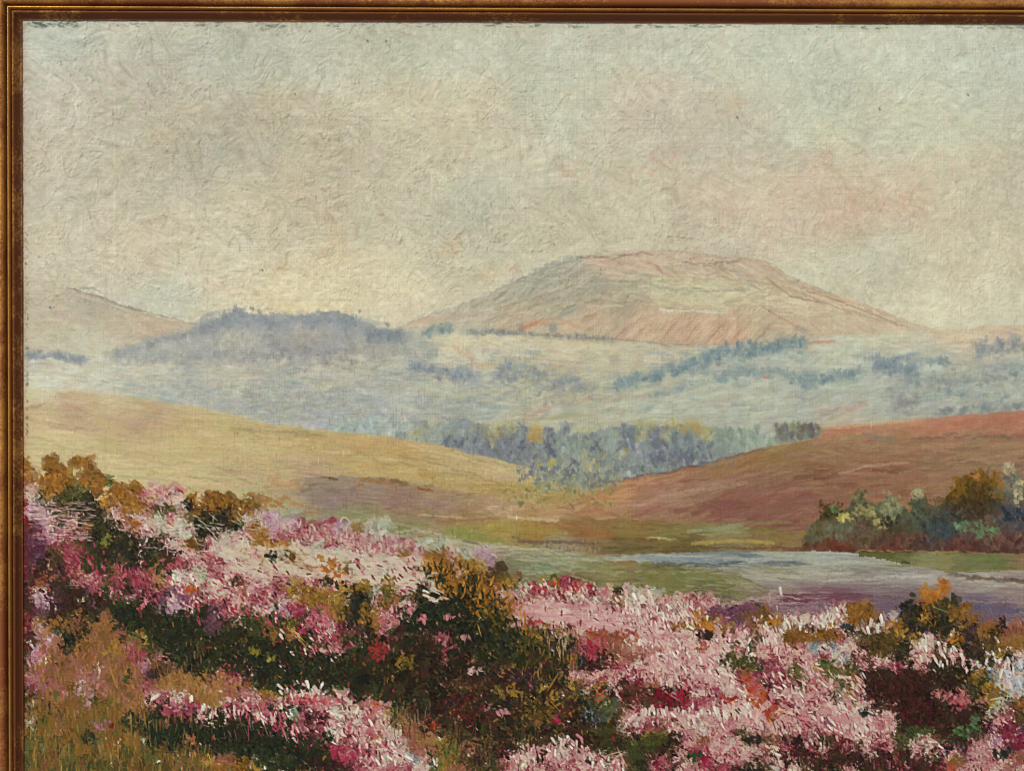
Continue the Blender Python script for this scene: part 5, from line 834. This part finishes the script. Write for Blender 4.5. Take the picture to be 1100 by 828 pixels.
# ---- raw linen
lm, nt, bs = newmat('linen_canvas')
w1 = nt.nodes.new('ShaderNodeTexNoise'); w1.inputs['Scale'].default_value = 900
rp = nt.nodes.new('ShaderNodeValToRGB'); rp.color_ramp.elements[0].color = (.30, .22, .13, 1); rp.color_ramp.elements[1].color = (.48, .38, .25, 1)
nt.links.new(w1.outputs['Fac'], rp.inputs['Fac']); nt.links.new(rp.outputs['Color'], bs.inputs['Base Color']); bs.inputs['Roughness'].default_value = .9
# ---- gilding
def gilt(name, worn, rough, dark):
    m, nt, bs = newmat(name); L = nt.links.new
    tc = nt.nodes.new('ShaderNodeTexCoord')
    n1 = nt.nodes.new('ShaderNodeTexNoise'); n1.inputs['Scale'].default_value = 55; n1.inputs['Detail'].default_value = 7; n1.inputs['Roughness'].default_value = .75
    n2 = nt.nodes.new('ShaderNodeTexNoise'); n2.inputs['Scale'].default_value = 700; n2.inputs['Detail'].default_value = 4
    n3 = nt.nodes.new('ShaderNodeTexNoise'); n3.inputs['Scale'].default_value = 9; n3.inputs['Detail'].default_value = 4
    for n in (n1, n2, n3): L(tc.outputs['Object'], n.inputs['Vector'])
    a = nt.nodes.new('ShaderNodeMath'); a.operation = 'ADD'; L(n1.outputs['Fac'], a.inputs[0]); L(n3.outputs['Fac'], a.inputs[1])
    b = nt.nodes.new('ShaderNodeMath'); b.operation = 'MULTIPLY_ADD'; L(n2.outputs['Fac'], b.inputs[0]); b.inputs[1].default_value = .55; L(a.outputs[0], b.inputs[2])
    r = nt.nodes.new('ShaderNodeValToRGB'); e = r.color_ramp.elements
    e[0].position = worn-.09; e[0].color = (0, 0, 0, 1); e[1].position = worn+.09; e[1].color = (1, 1, 1, 1)
    h = nt.nodes.new('ShaderNodeMath'); h.operation = 'MULTIPLY'; h.inputs[1].default_value = .5; L(b.outputs[0], h.inputs[0]); L(h.outputs[0], r.inputs['Fac'])
    cr = nt.nodes.new('ShaderNodeMix'); cr.data_type = 'RGBA'
    cr.inputs['A'].default_value = (.21*dark, .060*dark, .016*dark, 1); cr.inputs['B'].default_value = (.58, .29, .07, 1)
    L(r.outputs['Color'], cr.inputs['Factor']); L(cr.outputs['Result'], bs.inputs['Base Color'])
    mt_ = nt.nodes.new('ShaderNodeMath'); mt_.operation = 'MULTIPLY'; mt_.inputs[1].default_value = .75; L(r.outputs['Color'], mt_.inputs[0]); L(mt_.outputs[0], bs.inputs['Metallic'])
    bs.inputs['Roughness'].default_value = rough; bs.inputs['Specular IOR Level'].default_value = .2
    bu = nt.nodes.new('ShaderNodeBump'); bu.inputs['Strength'].default_value = .6; bu.inputs['Distance'].default_value = .0004
    L(n2.outputs['Fac'], bu.inputs['Height']); L(bu.outputs['Normal'], bs.inputs['Normal'])
    return m
gold = gilt('rubbed_gold', .56, .42, 1.2); bole = gilt('worn_gold_over_bole', .685, .5, .95); darkg = gilt('shaded_gold', .74, .6, .62)  # last one: sight edge gilding darkened to paint in its slope's shade
wm, nt, bs = newmat('painted_wall'); bs.inputs['Base Color'].default_value = (.52, .47, .47, 1); bs.inputs['Roughness'].default_value = .8
wn = nt.nodes.new('ShaderNodeTexNoise'); wn.inputs['Scale'].default_value = 120; wb = nt.nodes.new('ShaderNodeBump'); wb.inputs['Strength'].default_value = .15
nt.links.new(wn.outputs['Fac'], wb.inputs['Height']); nt.links.new(wb.outputs['Normal'], bs.inputs['Normal'])
def meshobj(name, V, F, mat, parent=None, smooth=False):
    me = bpy.data.meshes.new(name); me.from_pydata(V, [], F); me.materials.append(mat); me.validate(); me.update()
    if smooth:
        for p in me.polygons: p.use_smooth = True
    return link(bpy.data.objects.new(name, me), parent)
# ---- the picture: Empty at its base
root = link(bpy.data.objects.new('framed_painting', None))
root['label'] = 'gilt framed oil painting of pink heather, lake and hazy mountain, hanging on the pale wall'
root['category'] = 'painting'
base = ((PW*.5)*K, 0., (1000-PH-20)*K); root.location = base
def fix(o):                       # geometry is written in place; keep it there under the Empty
    o.location = (-base[0], -base[1], -base[2]); return o
CF = .012                         # distance of the canvas face from the wall
def box(name, x0, y0, x1, y1, d0, d1, mat, parent):
    V = [P3(x, y, d) for d in (d0, d1) for x, y in ((x0, y0), (x1, y0), (x1, y1), (x0, y1))]
    return meshobj(name, V, [(0, 1, 2, 3), (7, 6, 5, 4), (0, 4, 5, 1), (1, 5, 6, 2), (2, 6, 7, 3), (3, 7, 4, 0)], mat, parent)
canvas = fix(box('canvas', 2, 2, PW-4, PH-4, .001, CF-.0006, lm, root)); canvas['label'] = 'stretched linen canvas carrying the painted heather landscape'
# ---- relief of the paint as real surface, one mesh for each painted passage
RL = .0003
lin = np.where(C/255 <= .04045, C/255/12.92, ((C/255+.055)/1.055)**2.4).astype(np.float32)
hx = np.zeros_like(HT); hy = np.zeros_like(HT)
HT = np.clip(HT, -1.8, 3)
NAMES = {SKY: ('painted_sky', 'pale cream clouded sky with pinkish patches and fine cracks'), LHILL: ('painted_hill', 'faded pinkish grey hillside at the left edge'), MOUNT: ('painted_mountain', 'broad pink and tan mountain under the sky'),
 RIDGE: ('painted_wood', 'misty blue grey wood on the far ridge at the left'), FAR: ('painted_far_fields', 'pale green distant fields below the mountain'), FARWOOD: ('painted_wood', 'scattered blue woods among the distant fields'), VALLEY: ('painted_wood', 'violet blue valley wood with yellow autumn trees'),
 RUSSET: ('painted_hill', 'russet brown hill sloping down to the lake'), CLUMP: ('painted_trees', 'dark clump of trees with a rusty crown at the right'), FIELD: ('painted_field', 'golden straw coloured field at the left'), MOOR: ('painted_moor', 'brown mauve moor patch below the golden field'),
 MARSH: ('painted_marsh', 'ochre and olive marsh strip before the lake'), LAKE: ('painted_lake', 'pale lake turning lilac and purple near the shore'), MEADOW: ('painted_meadow', 'green meadow and grassy spit beside the lake'), HEATH: ('painted_heather', 'pink, white and crimson heather across the foreground'),
 GRASS: ('painted_grass', 'green and yellow grass in the lower left corner'), EARTH: ('painted_earth', 'orange brown bare earth between the heather'), UNDER: ('painted_undergrowth', 'dark green and brown undergrowth below the heather'),
 20: ('painted_bush', 'orange tipped gorse bush at the left edge'), 21: ('painted_bush', 'small dark gorse bush with orange top below the golden field'), 22: ('painted_bush', 'largest dark gorse bush with ochre tips in the centre'), 23: ('painted_bush', 'tall orange topped gorse bush against the purple water'),
 24: ('painted_bush', 'yellow ochre gorse above the crimson heather'), 25: ('painted_bush', 'low ochre bushes among white heather by the shore'), 26: ('painted_bush', 'ochre sprig between the two left gorse bushes'), 27: ('painted_bush', 'blue green tuft in the centre foreground'), 28: ('painted_bush', 'small orange and olive sprigs in the pink heather')}
FID = CM[:-1, :-1]; named = set()
vx = (XX*K).ravel(); vz = ((1000-YY)*K).ravel(); vy = -(CF+HT*RL).ravel()
gy_, gx_ = np.gradient(HT*RL, K)
NRM = np.stack([-gx_, -np.ones_like(HT), gy_], -1).reshape(-1, 3); NRM /= np.linalg.norm(NRM, axis=1)[:, None]; NRM = NRM.astype(np.float32)
linf = np.concatenate([lin.reshape(-1, 3), np.ones((PH*PW, 1), np.float32)], 1)
# keep only what lies inside the frame's sight edge (plus the rebate)
for ci, (i, cnt) in sorted(enumerate(patches), key=lambda t: -t[1][1]):
    fy, fx = np.nonzero(FID == ci)
    k = (fx > 12) & (fy > 12) & (fx < PW-12) & (fy < PH-12); fy = fy[k]; fx = fx[k]
    if len(fy) < 4: continue
    a = fy*PW+fx; q = np.stack([a, a+PW, a+PW+1, a+1], 1)
    u, inv = np.unique(q.ravel(), return_inverse=True); nf = len(a)
    nm, lb = NAMES.get(i, ('painted_patch', 'patch of paint'))
    me = bpy.data.meshes.new(nm)
    me.vertices.add(len(u)); me.vertices.foreach_set('co', np.stack([vx[u], vy[u], vz[u]], 1).astype(np.float32).ravel())
    me.loops.add(nf*4); me.loops.foreach_set('vertex_index', inv.astype(np.int32).ravel())
    me.polygons.add(nf); me.polygons.foreach_set('loop_start', np.arange(0, nf*4, 4, dtype=np.int32))
    me.update(calc_edges=True)
    me.polygons.foreach_set('use_smooth', np.ones(nf, bool))
    ca = me.color_attributes.new('pigment', 'FLOAT_COLOR', 'POINT'); ca.data.foreach_set('color', linf[u].ravel())
    me.normals_split_custom_set_from_vertices(NRM[u].tolist())
    me.materials.append(pm)
    o = link(bpy.data.objects.new(nm, me), canvas)
    if i not in named: o['label'] = lb; named.add(i)
# ---- frame: four mitred rails, each with its bead and sight edge
TLc, TRc, BRc, BLc = (23.6, 21.6), (PW-24, 27.0), (PW-24, PH-22), (26., PH-22)
cor = [TLc, TRc, BRc, BLc]; outd = [(-1, -1), (1, -1), (1, 1), (-1, 1)]
def rail(i, prof, name, mat, parent, seg=1):
    """prof: list of (distance outwards from sight edge in marks, height above wall in metres)"""
    j = (i+1) % 4; V = []; Fc = []
    n = 160
    for s in range(n+1):
        t = s/n
        for (w, hgt) in prof:
            ax = cor[i][0]+outd[i][0]*w; ay = cor[i][1]+outd[i][1]*w; bx = cor[j][0]+outd[j][0]*w; by = cor[j][1]+outd[j][1]*w
            wob = math.sin(s*1.7+w)*.06+random.gauss(0, .05)
            V.append(P3(ax+(bx-ax)*t+wob*(i % 2), ay+(by-ay)*t+wob*((i+1) % 2), hgt+random.gauss(0, .00004)))
    m_ = len(prof)
    for s in range(n):
        for k in range(m_-1):
            a = s*m_+k; Fc.append((a, a+1, a+m_+1, a+m_))
    o = meshobj(name, V, Fc, mat, parent, True); return o
def arc(w0, w1, h0, h1, hm, n=7):
    return [(w0+(w1-w0)*t/(n-1), (h0+(h1-h0)*t/(n-1))+hm*math.sin(math.pi*t/(n-1))) for t in range(n)]
for i in range(4):
    body = [(7.2, .0135), (9.4, .0138), (10, .0146), (14.2, .0146), (14.8, .0138), (15.4, .0138), (16.2, .0172)]+arc(16.4, 23.6, .0182, .0172, .0014, 8)+[(24.2, .0165), (24.6, .008), (24.6, .0)]
    r = fix(rail(i, body, 'frame_rail', bole, root))
    b = rail(i, arc(9.8, 14.6, .0146, .0146, .0028, 9), 'bead', gold, r)
    l = rail(i, [(9.2, .0137), (8.8, .0158), (8.0, .0163), (6.8, .0162), (5.8, .0156)]+arc(5.4, .5, .0150, .0124, -.0003, 5)+[(0, .0130), (0., .0112)], 'sight_edge', darkg, r)
# ---- wall
wv = [(-1.2, 0, -1.), (2., 0, -1.), (2., 0, 1.6), (-1.2, 0, 1.6), (-1.2, .1, -1.), (2., .1, -1.), (2., .1, 1.6), (-1.2, .1, 1.6)]
wl = meshobj('wall', wv, [(0, 1, 2, 3), (7, 6, 5, 4), (0, 4, 5, 1), (1, 5, 6, 2), (2, 6, 7, 3), (3, 7, 4, 0)], wm); wl['kind'] = 'structure'
# ---- light: soft window-like lamp high at the left, weak room light
w = bpy.data.worlds.new('World'); sc.world = w; w.use_nodes = True
w.node_tree.nodes['Background'].inputs['Color'].default_value = (.94, .97, 1, 1); w.node_tree.nodes['Background'].inputs['Strength'].default_value = .42
def area(name, loc, tgt, sz, pw, colr):
    ld = bpy.data.lights.new(name, 'AREA'); ld.shape = 'RECTANGLE'; ld.size = sz[0]; ld.size_y = sz[1]; ld.energy = pw; ld.color = colr
    o = link(bpy.data.objects.new(name, ld)); o.location = loc
    from mathutils import Vector
    o.rotation_euler = (Vector(tgt)-Vector(loc)).to_track_quat('-Z', 'Y').to_euler(); return o
ctr = (.275, 0, .293)
area('window_light', (-1.5, -2.4, 2.3), (.34, 0, .29), (.8, .6), 124, (1, .98, .94))
# ---- camera
cd = bpy.data.cameras.new('camera'); cam = link(bpy.data.objects.new('camera', cd)); sc.camera = cam
D = .9; cd.sensor_width = 36; cd.lens = 36*(D-CF)/(1100*K)
cam.location = (550*K, -D, (1000-413.5)*K); cam.rotation_euler = (math.pi/2, 0, 0); cd.clip_start = .01; cd.clip_end = 50
sc.cycles.filter_width = 1.0
sc.view_settings.view_transform = 'Standard'; sc.view_settings.look = 'None'; sc.view_settings.exposure = 0; sc.view_settings.gamma = 1
